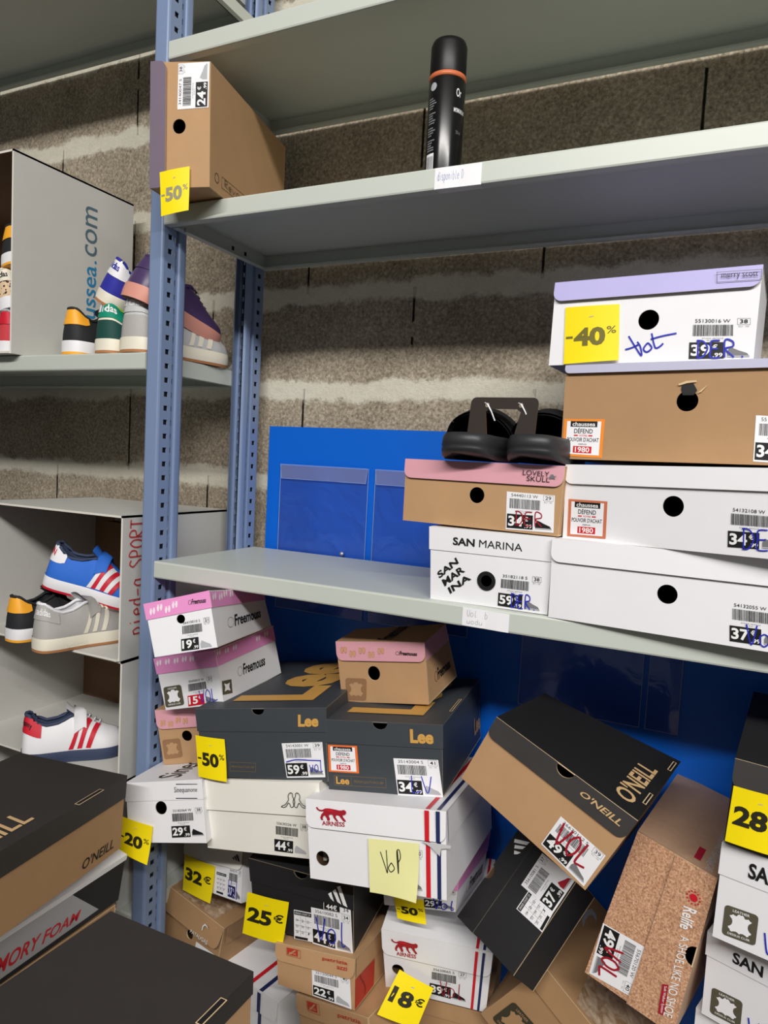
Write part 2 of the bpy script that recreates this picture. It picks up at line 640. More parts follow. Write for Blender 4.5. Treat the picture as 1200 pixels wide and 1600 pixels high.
def handwrite(sh, s, x0, y0, x1, y1, m, width=0.0012, off=0.0004):
    n = len(s)
    for i, c in enumerate(s):
        for st in HAND.get(c, []):
            pts = [(x0 + (x1 - x0) * (i + 0.08 + 0.84 * a) / n, y0 + (y1 - y0) * b) for a, b in st]
            sh.stroke(curve_pts(pts) if len(pts) > 2 else pts, width, m, off)
CORN = {
'sanmarina': ([[0.5313,0.0147,-0.0001],[0.5262,0.0121,0.1078],[0.5372,0.3041,0.0022],[0.5343,0.3023,0.1104],[0.707,0.0089,0.0011],[0.7086,0.0084,0.1089],[0.7147,0.2989,0.0034],[0.7152,0.2982,0.1114]], 0.313, [0.1795,0.29,0.1083]),
'lovelyskull': ([[0.4739,0.0273,0.1119],[0.4739,0.027,0.2061],[0.4846,0.1866,0.112],[0.4849,0.1863,0.2069],[0.7143,0.0089,0.1105],[0.717,0.0093,0.2068],[0.7263,0.1686,0.1106],[0.7279,0.1687,0.2066]], 0.3, [0.2436,0.16,0.0956]),
'whiteA': ([[0.7102,0.0005,0.0002],[0.7092,0.0008,0.1083],[0.7485,0.2981,-0.0006],[0.7475,0.2984,0.1077],[1.0086,-0.0377,0.0032],[1.0075,-0.0374,0.1115],[1.0469,0.2598,0.0024],[1.0458,0.2602,0.111]], 0.287, [0.3007,0.3,0.1086]),
'whiteB': ([[0.7178,0.0225,0.1074],[0.7159,0.0227,0.2091],[0.8097,0.3082,0.1097],[0.8075,0.3083,0.212],[0.9994,-0.0678,0.1141],[0.9973,-0.0677,0.2164],[1.0913,0.2179,0.1163],[1.0889,0.2179,0.2192]], 0.257, [0.2957,0.3,0.1029]),
'brownC': ([[0.7057,0.0293,0.2167],[0.7049,0.0304,0.3443],[0.7328,0.3245,0.2149],[0.7318,0.3255,0.3421],[1.0206,0.0006,0.2203],[1.0196,0.0016,0.3474],[1.0476,0.2957,0.2185],[1.0464,0.2967,0.3453]], 0.091, [0.3161,0.2964,0.1268]),
'merry': ([[0.6767,0.0479,0.3472],[0.6783,0.0496,0.4618],[0.6902,0.2273,0.3459],[0.6915,0.2289,0.4602],[0.9324,0.0284,0.3494],[0.9337,0.0298,0.4629],[0.9462,0.2081,0.346],[0.9473,0.2095,0.4597]], 0.234, [0.257,0.18,0.1139]),
'sidebox': ([[0.039,-0.0731,0.6212],[0.0434,-0.0822,0.8116],[-0.0439,0.255,0.6374],[-0.0396,0.2466,0.8266],[0.1393,-0.0474,0.6208],[0.1411,-0.0562,0.8073],[0.0559,0.2803,0.6366],[0.0601,0.2721,0.8253]], 0.185, [0.1025,0.3388,0.1888]),
'lee1': ([[0.165,-0.0438,-0.3418],[0.1464,-0.0452,-0.2294],[0.1074,0.2879,-0.3532],[0.0895,0.288,-0.2389],[0.3846,-0.0084,-0.3112],[0.3705,-0.0046,-0.194],[0.3282,0.3254,-0.3206],[0.3116,0.327,-0.2049]], 0.33, [0.2273,0.3382,0.1159]),
'lee2': ([[0.3863,-0.0069,-0.323],[0.37,-0.005,-0.213],[0.3496,0.2825,-0.3351],[0.3345,0.2849,-0.2253],[0.5695,0.0152,-0.2988],[0.5597,0.0195,-0.1895],[0.5364,0.3058,-0.3116],[0.5234,0.309,-0.2022]], 0.327, [0.1918,0.2923,0.1105]),
'fmK': ([[0.3435,0.1025,-0.221],[0.3296,0.0955,-0.1148],[0.3427,0.2049,-0.2077],[0.3197,0.1895,-0.1134],[0.5068,0.0978,-0.1924],[0.4963,0.0908,-0.0882],[0.5153,0.2061,-0.1716],[0.4932,0.1912,-0.0777]], 0.308, [0.1704,0.1025,0.102]),
'kappa': ([[0.1745,-0.0373,-0.4674],[0.1551,-0.0393,-0.3499],[0.1501,0.2655,-0.4728],[0.1304,0.2646,-0.3533],[0.3953,-0.02,-0.4321],[0.3752,-0.0195,-0.3097],[0.3709,0.2829,-0.4375],[0.351,0.2836,-0.315]], 0.428, [0.2247,0.3046,0.1231]),
'air1': ([[0.3927,-0.0638,-0.4379],[0.3736,-0.0544,-0.3208],[0.3731,0.2138,-0.4691],[0.3551,0.2245,-0.3511],[0.6068,-0.0489,-0.4111],[0.593,-0.0348,-0.2904],[0.5892,0.2303,-0.441],[0.5739,0.2434,-0.3212]], 0.349, [0.2208,0.2807,0.1207]),
'adi1': ([[0.2373,0.0167,-0.6128],[0.2309,0.0057,-0.4902],[0.2153,0.2942,-0.5912],[0.2098,0.2836,-0.4689],[0.4276,0.0282,-0.6072],[0.424,0.0188,-0.4853],[0.4058,0.3071,-0.5841],[0.4016,0.2973,-0.4622]], 0.347, [0.1914,0.28,0.1225]),
'patri1': ([[0.2992,0.0051,-0.6924],[0.2902,0.0085,-0.6225],[0.3008,0.2027,-0.7122],[0.2917,0.2079,-0.6403],[0.4463,0.0038,-0.6787],[0.4379,0.0137,-0.6019],[0.4469,0.2028,-0.6965],[0.4382,0.2112,-0.6211]], 0.377, [0.1464,0.1989,0.0749]),
'patri2': ([[0.3455,0.0226,-0.8059],[0.3241,0.0269,-0.7139],[0.3923,0.2787,-0.8088],[0.3709,0.2831,-0.7168],[0.4922,-0.0028,-0.7714],[0.4714,0.0021,-0.6791],[0.5384,0.2527,-0.7745],[0.5176,0.2576,-0.6822]], 0.319, [0.1523,0.2598,0.0946]),
'fm3': ([[0.0226,0.017,-0.3797],[0.0046,0.0102,-0.2778],[-0.0333,0.1986,-0.3758],[-0.051,0.1916,-0.2748],[0.1445,0.0538,-0.3555],[0.1269,0.0468,-0.2546],[0.0886,0.2354,-0.3515],[0.0714,0.2281,-0.2516]], 0.342, [0.13,0.19,0.1017]),
'fm2': ([[0.0459,-0.0077,-0.2638],[0.0198,-0.0113,-0.1731],[0.0329,0.185,-0.2617],[0.0077,0.1822,-0.1708],[0.169,-0.0004,-0.2296],[0.1454,-0.0021,-0.1393],[0.156,0.1925,-0.2268],[0.1315,0.1903,-0.1358]], 0.301, [0.1283,0.1935,0.0936]),
'fm1': ([[0.1418,-0.1403,-0.12],[0.1161,-0.1382,-0.0399],[0.0418,0.1442,-0.1626],[0.0169,0.1467,-0.0849],[0.2345,-0.1056,-0.0967],[0.2096,-0.1013,-0.0125],[0.1354,0.1816,-0.1335],[0.1098,0.1819,-0.0625]], 0.303, [0.1036,0.305,0.0835]),
'sineq': ([[0.0432,-0.0847,-0.4733],[0.0252,-0.0773,-0.3752],[-0.0122,0.188,-0.4994],[-0.0306,0.195,-0.4014],[0.1856,-0.0545,-0.4476],[0.1645,-0.0474,-0.3455],[0.1304,0.2188,-0.4737],[0.1099,0.2253,-0.3732]], 0.313, [0.1474,0.28,0.1011]),
'kappa2': ([[-0.0016,0.1102,-0.6653],[-0.0154,0.1284,-0.581],[0.0608,0.3018,-0.7045],[0.0451,0.3238,-0.6128],[0.1763,0.0611,-0.6217],[0.1606,0.0831,-0.53],[0.2387,0.2528,-0.6609],[0.2212,0.2785,-0.5617]], 0.418, [0.1896,0.2054,0.1039]),
'patau': ([[-0.0972,0.1119,-0.7868],[-0.083,0.1178,-0.6789],[-0.0696,0.2792,-0.7987],[-0.0554,0.2851,-0.6907],[0.1083,0.0762,-0.8096],[0.1231,0.0829,-0.7011],[0.1352,0.2427,-0.8218],[0.15,0.2494,-0.7134]], 0.38, [0.2093,0.17,0.11]),
'air2': ([[0.4652,0.0817,-0.6862],[0.4597,0.0635,-0.5726],[0.4194,0.2925,-0.6578],[0.4171,0.2757,-0.5442],[0.6312,0.112,-0.6852],[0.6394,0.0993,-0.5709],[0.5897,0.3253,-0.6557],[0.5943,0.3113,-0.5418]], 0.386, [0.1783,0.2186,0.1146]),
'fm4': ([[0.4629,0.062,-0.5291],[0.4445,0.0717,-0.4446],[0.4442,0.2259,-0.5545],[0.4354,0.2414,-0.4657],[0.5823,0.0726,-0.5074],[0.5812,0.077,-0.4418],[0.5769,0.238,-0.5378],[0.5798,0.256,-0.4516]], 0.487, [0.1384,0.1682,0.0854]),
'sanR1': ([[0.9423,-0.0184,-0.3631],[0.9456,-0.0118,-0.2446],[1.0192,0.2655,-0.3763],[1.0213,0.2716,-0.2587],[1.1164,-0.0648,-0.361],[1.1185,-0.0587,-0.2435],[1.1934,0.2191,-0.3741],[1.1942,0.2247,-0.2576]], 0.333, [0.1801,0.2939,0.1167]),
'sanR2': ([[0.9396,0.0311,-0.5013],[0.9398,0.0264,-0.3849],[1.032,0.3058,-0.4906],[1.032,0.3012,-0.3741],[1.1101,-0.0263,-0.5035],[1.1102,-0.031,-0.3869],[1.2025,0.2483,-0.4928],[1.2024,0.2438,-0.3761]], 0.28, [0.1801,0.2901,0.1168]),
'blackR': ([[0.9452,-0.0257,-0.2367],[0.9496,-0.0275,-0.1314],[0.9761,0.2727,-0.233],[0.9804,0.2709,-0.1276],[1.134,-0.0451,-0.2443],[1.1382,-0.0469,-0.1388],[1.1649,0.2532,-0.2406],[1.169,0.2515,-0.1351]], 0.331, [0.1899,0.3,0.1057]),
'oneill': ([[0.6075,-0.0197,-0.2439],[0.6551,-0.0245,-0.1434],[0.6383,0.1832,-0.2593],[0.677,0.176,-0.1625],[0.793,-0.0569,-0.3312],[0.8487,-0.0577,-0.2229],[0.8336,0.1517,-0.3355],[0.887,0.1533,-0.2184]], 0.277, [0.2116,0.2085,0.1165]),
'adi2': ([[0.697,-0.0022,-0.5193],[0.5893,0.0651,-0.507],[0.7181,0.0422,-0.5662],[0.6094,0.1089,-0.5541],[0.7622,0.0891,-0.4049],[0.6529,0.1555,-0.3931],[0.7834,0.1335,-0.4518],[0.673,0.1993,-0.4403]], 0.297, [0.1594, 0.068, 0.1292]),
'relife': ([[0.8435,0.0348,-0.2821],[0.9434,0.0036,-0.3008],[0.8815,0.3314,-0.3067],[0.9946,0.3016,-0.3295],[0.791,0.0194,-0.4932],[0.9086,-0.011,-0.512],[0.8631,0.3141,-0.5248],[0.9713,0.2848,-0.5433]], 0.502, [0.2157,0.3044,0.1194]),
'kraft': ([[0.6268,0.0995,-0.6801],[0.7229,0.0867,-0.5528],[0.6534,0.3294,-0.6771],[0.7495,0.3166,-0.5497],[0.7782,0.0833,-0.7964],[0.8743,0.0705,-0.669],[0.805,0.3134,-0.7931],[0.9009,0.3005,-0.6659]], 0.25, [0.1916,0.2317,0.1598]),
'air3': ([[0.0936,0.0966,-0.903],[0.0936,0.0966,-0.785],[0.1319,0.3132,-0.903],[0.1319,0.3132,-0.785],[0.261,0.067,-0.903],[0.261,0.067,-0.785],[0.2993,0.2836,-0.903],[0.2993,0.2836,-0.785]], 0.33, [0.17,0.22,0.118]),
'fgA': ([[0.1336,-0.4577,-0.4313],[0.1347,-0.4507,-0.3133],[-0.072,-0.4946,-0.4257],[-0.0703,-0.488,-0.3091],[0.0743,-0.1341,-0.4497],[0.0749,-0.1268,-0.3305],[-0.1313,-0.1708,-0.4439],[-0.1296,-0.164,-0.3271]], 0.307, [0.3299,0.209,0.1171]),
'fgC': ([[0.4889,-0.6815,-0.475],[0.4859,-0.6801,-0.3552],[0.2778,-0.6786,-0.4807],[0.2745,-0.6773,-0.3608],[0.4939,-0.3516,-0.479],[0.4909,-0.3502,-0.3593],[0.2825,-0.3488,-0.4846],[0.2792,-0.3475,-0.3648]], 0.214, [0.33,0.2112,0.12]),
'fgB': ([[0.0533,-0.4249,-0.5593],[0.0686,-0.4259,-0.4749],[-0.1397,-0.4254,-0.5245],[-0.1244,-0.4263,-0.4401],[0.0533,-0.115,-0.5558],[0.0686,-0.116,-0.4714],[-0.1397,-0.1155,-0.5209],[-0.1244,-0.1165,-0.4366]], 0.408, [0.3099,0.196,0.0858]),
}
DEC = {
'sanmarina': {"tSAN":[["F",[[0.201,0.886],[0.386,0.885],[0.385,0.782],[0.201,0.779]]]],"tMARINA":[["F",[[0.423,0.884],[0.77,0.88],[0.772,0.784],[0.422,0.785]]]],"t1":[["F",[[0.057,0.371],[0.226,0.615],[0.253,0.537],[0.084,0.292]]]],"t2":[["F",[[0.102,0.277],[0.277,0.513],[0.31,0.436],[0.132,0.193]]]],"t3":[["F",[[0.156,0.179],[0.336,0.412],[0.365,0.34],[0.182,0.101]]]],"hole":[["F",[[0.492,0.342],[0.565,0.357]]]],"label":[["F",[[0.59,0.471],[0.944,0.484],[0.954,0.007],[0.588,0.015]]]]},
'lovelyskull': {"label":[["F",[[0.676,0.586],[0.96,0.576],[0.973,0.045],[0.688,0.028]]]],"hole":[["F",[[0.49,0.497],[0.538,0.505]]]],"t1":[["F",[[0.768,0.919],[0.921,0.908],[0.92,0.838],[0.767,0.845]]]],"t2":[["F",[[0.793,0.832],[0.927,0.827],[0.927,0.757],[0.793,0.761]]]],"skull":[["F",[[0.917,0.873],[0.962,0.872],[0.963,0.791],[0.918,0.796]]]]},
'whiteA': {"label":[["F",[[0.729,0.498],[0.931,0.496],[0.942,0.048],[0.741,0.038]]]],"hole":[["F",[[0.5,0.481],[0.54,0.496]]]]},
'whiteB': {"label":[["F",[[0.712,0.562],[0.919,0.544],[0.926,0.086],[0.719,0.072]]]],"hole":[["F",[[0.5,0.518],[0.544,0.525]]]],"chau":[["F",[[0.022,0.538],[0.212,0.533],[0.213,0.049],[0.024,0.038]]]]},
'brownC': {"label":[["F",[[0.745,0.467],[0.935,0.441],[0.945,0.012],[0.748,0.031]]]],"hole":[["F",[[0.498,0.608],[0.539,0.607]]]],"chau":[["F",[[0.007,0.429],[0.181,0.426],[0.179,0.02],[0.007,0.032]]]]},
'merry': {"label":[["F",[[0.696,0.485],[0.978,0.444],[0.995,-0.009],[0.706,0.003]]]],"tag":[["F",[[0.068,0.689],[0.352,0.685],[0.375,0.029],[0.085,0.005]]]],"hole":[["F",[[0.503,0.486],[0.554,0.479]]]],"frame":[["F",[[0.803,0.95],[0.999,0.94],[1.001,0.828],[0.808,0.835]]]],"text":[["F",[[0.825,0.935],[0.983,0.921],[0.986,0.847],[0.828,0.862]]]],"vol":[["F",[[0.393,0.35],[0.646,0.32],[0.656,0.056],[0.404,0.078]]]]},
'sidebox': {"label":[["F",[[0.458,0.624],[0.467,0.985],[0.989,0.998],[0.976,0.638]]]],"hole":[["F",[[0.488,0.492],[0.611,0.491]]]],"tag":[["F",[[0.193,0.117],[0.695,0.161],[0.702,-0.201],[0.233,-0.242]]]],"mark":[["R",[[0.073,0.213],[0.144,0.253],[0.405,0.184],[0.3,0.111]]]]},
'fm1': {"foot":[["F",[[0.069,0.915],[0.17,0.906],[0.146,0.753],[0.045,0.762]]],["F",[[0.187,0.955],[0.288,0.945],[0.265,0.794],[0.164,0.802]]],["F",[[0.306,0.896],[0.407,0.887],[0.384,0.737],[0.283,0.745]]],["F",[[0.426,0.953],[0.527,0.944],[0.504,0.794],[0.403,0.803]]],["R",[[0.024,0.955],[0.093,0.973],[0.078,0.818],[0.009,0.804]]],["R",[[0.121,0.949],[0.194,0.967],[0.177,0.805],[0.105,0.792]]],["R",[[0.203,1.002],[0.28,1.023],[0.261,0.855],[0.185,0.839]]],["R",[[0.303,0.998],[0.385,1.019],[0.363,0.844],[0.284,0.828]]]],"text":[["F",[[0.678,0.919],[0.953,0.892],[0.939,0.798],[0.663,0.817]]],["R",[[0.273,0.475],[0.806,0.521],[0.766,0.318],[0.245,0.245]]]],"hole":[["F",[[0.486,0.655],[0.56,0.638]]]],"label":[["F",[[0.492,0.569],[0.967,0.551],[0.934,-0.006],[0.423,0.013]]]]},
'fm2': {"foot":[["F",[[0.034,0.971],[0.132,0.972],[0.108,0.843],[0.009,0.842]]],["F",[[0.182,0.976],[0.279,0.977],[0.255,0.848],[0.158,0.847]]],["F",[[0.33,0.973],[0.426,0.973],[0.403,0.845],[0.307,0.844]]],["F",[[0.469,0.982],[0.564,0.983],[0.542,0.855],[0.446,0.854]]],["F",[[0.592,0.971],[0.686,0.971],[0.665,0.844],[0.57,0.843]]],["R",[[0.012,1.007],[0.084,0.993],[0.066,0.872],[-0.006,0.887]]],["R",[[0.133,0.983],[0.207,0.968],[0.189,0.845],[0.114,0.861]]],["R",[[0.261,0.976],[0.338,0.96],[0.319,0.836],[0.242,0.852]]],["R",[[0.659,0.962],[0.746,0.945],[0.723,0.814],[0.637,0.832]]],["R",[[0.811,0.973],[0.901,0.957],[0.878,0.823],[0.788,0.841]]]],"label":[["F",[[0.453,0.525],[0.903,0.546],[0.912,0.025],[0.393,0.004]]]],"leather":[["F",[[0.044,0.437],[0.353,0.45],[0.345,0.064],[0.011,0.046]]],["R",[[0.022,0.409],[0.163,0.362],[0.144,0.111],[0.001,0.164]]]],"text":[["R",[[0.322,0.533],[0.692,0.501],[0.668,0.319],[0.296,0.37]]]]},
'fm3': {"leather":[["F",[[0.034,0.453],[0.308,0.466],[0.31,0.121],[0.028,0.097]]]],"hole":[["F",[[0.416,0.494],[0.492,0.487]]]],"foot":[["F",[[0.066,0.84],[0.153,0.839],[0.135,0.708],[0.049,0.708]]],["F",[[0.18,0.811],[0.266,0.81],[0.249,0.679],[0.163,0.679]]],["F",[[0.302,0.874],[0.388,0.873],[0.371,0.742],[0.285,0.742]]],["F",[[0.406,0.846],[0.491,0.846],[0.475,0.714],[0.389,0.714]]]]},
'lee1': {"text":[["F",[[0.801,0.912],[0.957,0.902],[0.949,0.747],[0.797,0.745]]]],"notch":[["F",[[0.494,0.998],[0.544,0.997]]]],"label":[["F",[[0.66,0.511],[0.97,0.537],[0.983,0.066],[0.685,0.034]]]],"strip":[["F",[[0.233,0.226],[0.446,0.224],[0.441,0.095],[0.229,0.093]]]],"tag":[["F",[[-0.019,0.618],[0.216,0.564],[0.219,-0.034],[-0.025,0.013]]]],"big":[["T",[[0.296,0.126],[0.309,0.882],[0.656,0.888],[0.901,0.11]]]]},
'lee2': {"text":[["F",[[0.741,0.927],[0.935,0.918],[0.933,0.734],[0.742,0.734]]],["R",[[1.151,0.342],[1.379,0.313],[1.356,0.106],[1.151,0.127]]]],"notch":[["F",[[0.489,1.011],[0.553,1.016]]]],"label":[["F",[[0.591,0.504],[0.966,0.517],[1.004,0.006],[0.62,-0.004]]]],"strip":[["F",[[0.058,0.206],[0.52,0.218],[0.52,0.08],[0.055,0.067]]]],"t2":[["F",[[0.074,0.194],[0.196,0.194],[0.192,0.088],[0.073,0.088]]]],"t3":[["F",[[0.237,0.159],[0.497,0.163],[0.496,0.124],[0.236,0.114]]]],"chau":[["F",[[0.005,0.661],[0.28,0.665],[0.288,0.257],[0.012,0.254]]]],"big":[["T",[[0.198,0.239],[0.175,0.859],[0.752,1.007],[0.815,0.26]]]]},
'fmK': {"foot":[["F",[[0.055,0.937],[0.139,0.932],[0.13,0.803],[0.045,0.808]]],["F",[[0.159,0.877],[0.242,0.873],[0.234,0.744],[0.15,0.748]]],["F",[[0.272,0.931],[0.354,0.926],[0.346,0.798],[0.264,0.803]]],["F",[[0.376,0.866],[0.457,0.861],[0.45,0.733],[0.368,0.738]]],["F",[[0.489,0.928],[0.568,0.923],[0.561,0.796],[0.481,0.801]]]],"text":[["F",[[0.686,0.871],[0.922,0.854],[0.919,0.789],[0.682,0.799]]],["R",[[0.316,0.416],[0.836,0.393],[0.819,0.263],[0.312,0.259]]],["T",[[0.381,0.421],[0.462,1.2],[0.615,0.875],[0.542,0.107]]]],"hole":[["F",[[0.411,0.483],[0.482,0.485]]]],"leather":[["F",[[0.07,0.398],[0.323,0.394],[0.295,0.03],[0.055,0.028]]]]},
'sineq': {"text":[["F",[[0.649,0.899],[0.946,0.88],[0.937,0.789],[0.643,0.786]]],["T",[[0.193,0.185],[0.253,0.378],[0.535,0.356],[0.561,0.158]]]],"hole":[["F",[[0.45,0.563],[0.525,0.56]]]],"label":[["F",[[0.56,0.549],[0.986,0.57],[0.995,0.089],[0.562,0.063]]]],"tag":[["F",[[-0.073,0.46],[0.343,0.277],[0.276,-0.315],[-0.115,-0.114]]]],"line1":[["F",[[0.674,0.949],[0.949,0.933],[0.949,0.923],[0.673,0.935]]]],"line2":[["F",[[0.661,0.724],[0.935,0.712],[0.934,0.699],[0.66,0.71]]]]},
'kappa': {"logo":[["F",[[0.7,0.869],[0.907,0.875],[0.896,0.684],[0.689,0.673]]]],"label":[["F",[[0.598,0.475],[0.888,0.452],[0.853,0.031],[0.579,0.043]]]]},
'air1': {"logo":[["F",[[0.083,0.919],[0.31,0.938],[0.303,0.709],[0.096,0.698]]]],"red":[["F",[[0.858,1.0],[0.887,1.004],[0.891,0.655],[0.862,0.65]]]],"nav":[["F",[[0.937,1.002],[0.964,1.007],[0.971,0.661],[0.94,0.655]]]],"red2":[["F",[[0.851,0.551],[0.884,0.557],[0.901,-0.005],[0.871,-0.013]]]],"nav2":[["F",[[0.933,0.529],[0.959,0.534],[0.977,-0.004],[0.95,-0.011]]]],"hole":[["F",[[0.104,0.268],[0.154,0.279]]]],"postit":[["F",[[0.464,0.602],[0.82,0.613],[0.769,-0.002],[0.465,-0.029]]]],"redT":[["T",[[0.864,0.001],[0.852,0.163],[0.874,0.167],[0.89,0.007]]]],"label":[["F",[[0.704,0.265],[0.841,0.297],[0.839,0.065],[0.701,0.029]]]]},
'adi1': {"logo":[["F",[[0.761,0.862],[0.952,0.943],[0.95,0.688],[0.757,0.603]]]],"notch":[["F",[[0.47,0.944],[0.549,0.976]]]],"table":[["F",[[0.428,0.409],[0.606,0.435],[0.604,-0.002],[0.419,-0.034]]]],"label":[["F",[[0.6,0.52],[0.982,0.569],[0.996,-0.009],[0.604,-0.019]]]],"old":[["F",[[0.724,0.664],[0.979,0.683],[0.982,0.569],[0.722,0.546]]]],"tag":[["F",[[-0.034,0.494],[0.391,0.519],[0.326,-0.114],[-0.112,-0.163]]]]},
'kappa2': {"logo":[["F",[[1.033,0.809],[1.122,0.854],[1.125,0.776],[1.036,0.73]]]],"table":[["F",[[0.583,0.455],[0.757,0.438],[0.731,0.013],[0.589,0.041]]]],"label":[["F",[[0.813,0.622],[1.209,0.61],[1.201,0.008],[0.793,0.049]]]],"tag":[["F",[[0.022,0.624],[0.575,0.54],[0.564,-0.164],[0.037,-0.121]]]]},
'patau': {"text":[["F",[[0.659,0.663],[0.891,0.695],[0.885,0.61],[0.652,0.594]]]],"logo":[["F",[[0.772,0.906],[0.853,0.962],[0.868,0.827],[0.781,0.764]]]],"tape":[["T",[[0.393,0.008],[0.399,0.354],[0.871,0.498],[0.962,0.067]]]],"hole":[["F",[[0.585,0.444],[0.636,0.499]]]],"label":[["F",[[0.71,0.38],[0.991,0.452],[1.009,0.172],[0.728,0.092]]]]},
'patri1': {"t1":[["F",[[0.642,1.07],[0.916,1.053],[0.917,0.982],[0.638,0.968]]]],"t2":[["F",[[0.805,0.954],[0.913,0.949],[0.909,0.874],[0.801,0.881]]]],"sq":[["F",[[0.166,1.166],[0.342,1.137],[0.329,0.894],[0.147,0.901]]]],"label":[["F",[[0.461,0.578],[0.94,0.623],[0.964,0.006],[0.468,0.022]]]],"panel":[["R",[[-0.01,0.656],[0.25,0.553],[0.224,0.034],[0.005,0.011]]]]},
'patri2': {"sq":[["F",[[0.202,1.005],[0.423,1.012],[0.407,0.965],[0.189,0.931]]]],"t1":[["F",[[0.848,1.184],[1.111,1.251],[1.104,1.185],[0.839,1.089]]]],"label":[["F",[[0.488,0.762],[0.902,0.855],[0.881,0.639],[0.468,0.561]]]]},
'air2': {"logo":[["F",[[0.09,0.907],[0.341,0.946],[0.33,0.665],[0.105,0.645]]]],"red":[["F",[[0.842,1.107],[0.864,1.105],[0.892,0.638],[0.867,0.633]]]],"nav":[["F",[[0.899,1.051],[0.92,1.041],[0.946,0.638],[0.927,0.635]]]],"red2":[["F",[[0.872,0.618],[0.89,0.626],[0.945,-0.009],[0.922,-0.005]]]],"nav2":[["F",[[0.932,0.62],[0.949,0.627],[1.005,-0.006],[0.985,-0.007]]]],"label":[["F",[[0.442,0.547],[0.797,0.588],[0.82,0.062],[0.438,0.075]]]],"hole":[["F",[[0.135,0.356],[0.193,0.38]]]],"tag":[["F",[[0.151,0.37],[0.485,0.19],[0.315,-0.567],[-0.122,-0.527]]]]},
'fm4': {"tag":[["F",[[0.065,0.256],[0.518,0.242],[0.575,-0.335],[0.07,-0.144]]]],"label":[["F",[[0.547,0.278],[1.036,0.519],[1.062,-0.092],[0.546,-0.157]]]],"text":[["R",[[0.436,0.508],[1.014,0.512],[1.092,0.256],[0.535,0.127]]]]},
'oneill': {"text":[["F",[[0.672,0.918],[0.947,0.916],[0.944,0.836],[0.665,0.851]]]],"label":[["F",[[0.652,0.49],[0.977,0.466],[0.982,0.024],[0.649,0.062]]]],"big":[["T",[[0.837,0.097],[0.84,0.672],[0.931,0.677],[0.913,0.077]]]],"notch":[["F",[[0.504,0.985],[0.561,0.994]]]],"s1":[["T",[[0.996,0.183],[1.0,0.356],[1.003,0.344],[1.009,0.187]]]],"s2":[["T",[[0.996,0.781],[1.006,0.942],[1.009,0.926],[1.008,0.779]]]]},
'adi2': {"label":[["F",[[0.624,0.539],[0.983,0.546],[0.983,0.015],[0.627,0.016]]]],"table":[["F",[[0.432,0.417],[0.63,0.418],[0.627,0.016],[0.437,-0.005]]]],"notch":[["F",[[0.484,1.04],[0.55,1.046]]]],"logo":[["F",[[0.774,0.861],[1.01,0.953],[0.999,0.812],[0.805,0.79]]]]},
'relife': {"label":[["F",[[0.624,0.49],[0.956,0.503],[0.987,0.045],[0.644,-0.001]]]],"text":[["F",[[0.221,0.892],[0.362,0.895],[0.385,0.767],[0.249,0.744]]]],"t2":[["F",[[0.402,0.896],[0.908,0.951],[0.922,0.864],[0.423,0.807]]],["L",[[0.773,0.705],[0.876,0.726],[0.888,0.689],[0.785,0.667]]]],"strip":[["F",[[0.737,0.831],[0.923,0.874],[0.932,0.812],[0.755,0.772]]]],"sun":[["F",[[0.174,0.82],[0.164,0.851]]]],"notch":[["F",[[0.497,1.05],[0.559,1.05]]]],"t1":[["L",[[0.144,0.69],[0.873,0.842],[0.876,0.8],[0.195,0.665]]]],"t3":[["L",[[0.034,0.064],[0.277,0.093],[0.297,0.041],[0.055,0.01]]]]},
'sanR1': {"text":[["F",[[0.173,0.851],[0.562,0.915],[0.558,0.813],[0.174,0.752]]]],"leather":[["F",[[0.049,0.369],[0.26,0.396],[0.259,0.09],[0.049,0.056]]]],"mark":[["F",[[0.295,0.235],[0.428,0.252],[0.437,0.117],[0.304,0.098]]]]},
'sanR2': {"text":[["F",[[0.185,0.912],[0.6,1.051],[0.595,0.935],[0.181,0.79]]]],"leather":[["F",[[0.07,0.401],[0.285,0.477],[0.286,0.148],[0.061,0.063]]]],"mark":[["F",[[0.324,0.292],[0.482,0.384],[0.49,0.254],[0.331,0.159]]]]},
'blackR': {"tag":[["F",[[0.012,0.649],[0.287,0.679],[0.291,0.062],[0.007,0.041]]]]},
'fgA': {"text":[["F",[[0.713,0.202],[0.937,0.154],[0.923,0.1],[0.698,0.117]]]],"big":[["T",[[0.043,0.236],[0.43,0.088],[0.477,0.088],[-0.02,0.079]]]],"slot":[["T",[[0.646,-0.001],[0.819,0.0]]]]},
'fgB': {"para":[["F",[[0.278,0.896],[0.655,0.927],[0.867,0.154],[0.308,0.059]]]],"text":[["F",[[0.199,0.594],[0.734,0.396],[0.735,0.217],[0.201,0.237]]]]},
'fgC': {"slot":[["T",[[0.744,0.013],[0.859,0.004]]]]},
'kraft': {"leather":[["F",[[0.056,0.367],[0.253,0.398],[0.264,0.122],[0.068,0.081]]]],"tape":[["T",[[0.309,0.081],[0.462,0.33],[0.818,0.467],[0.483,-0.018]]]],"swoosh":[["T",[[0.074,0.736],[0.149,0.839],[0.211,0.703],[0.136,0.603]]]]},
}
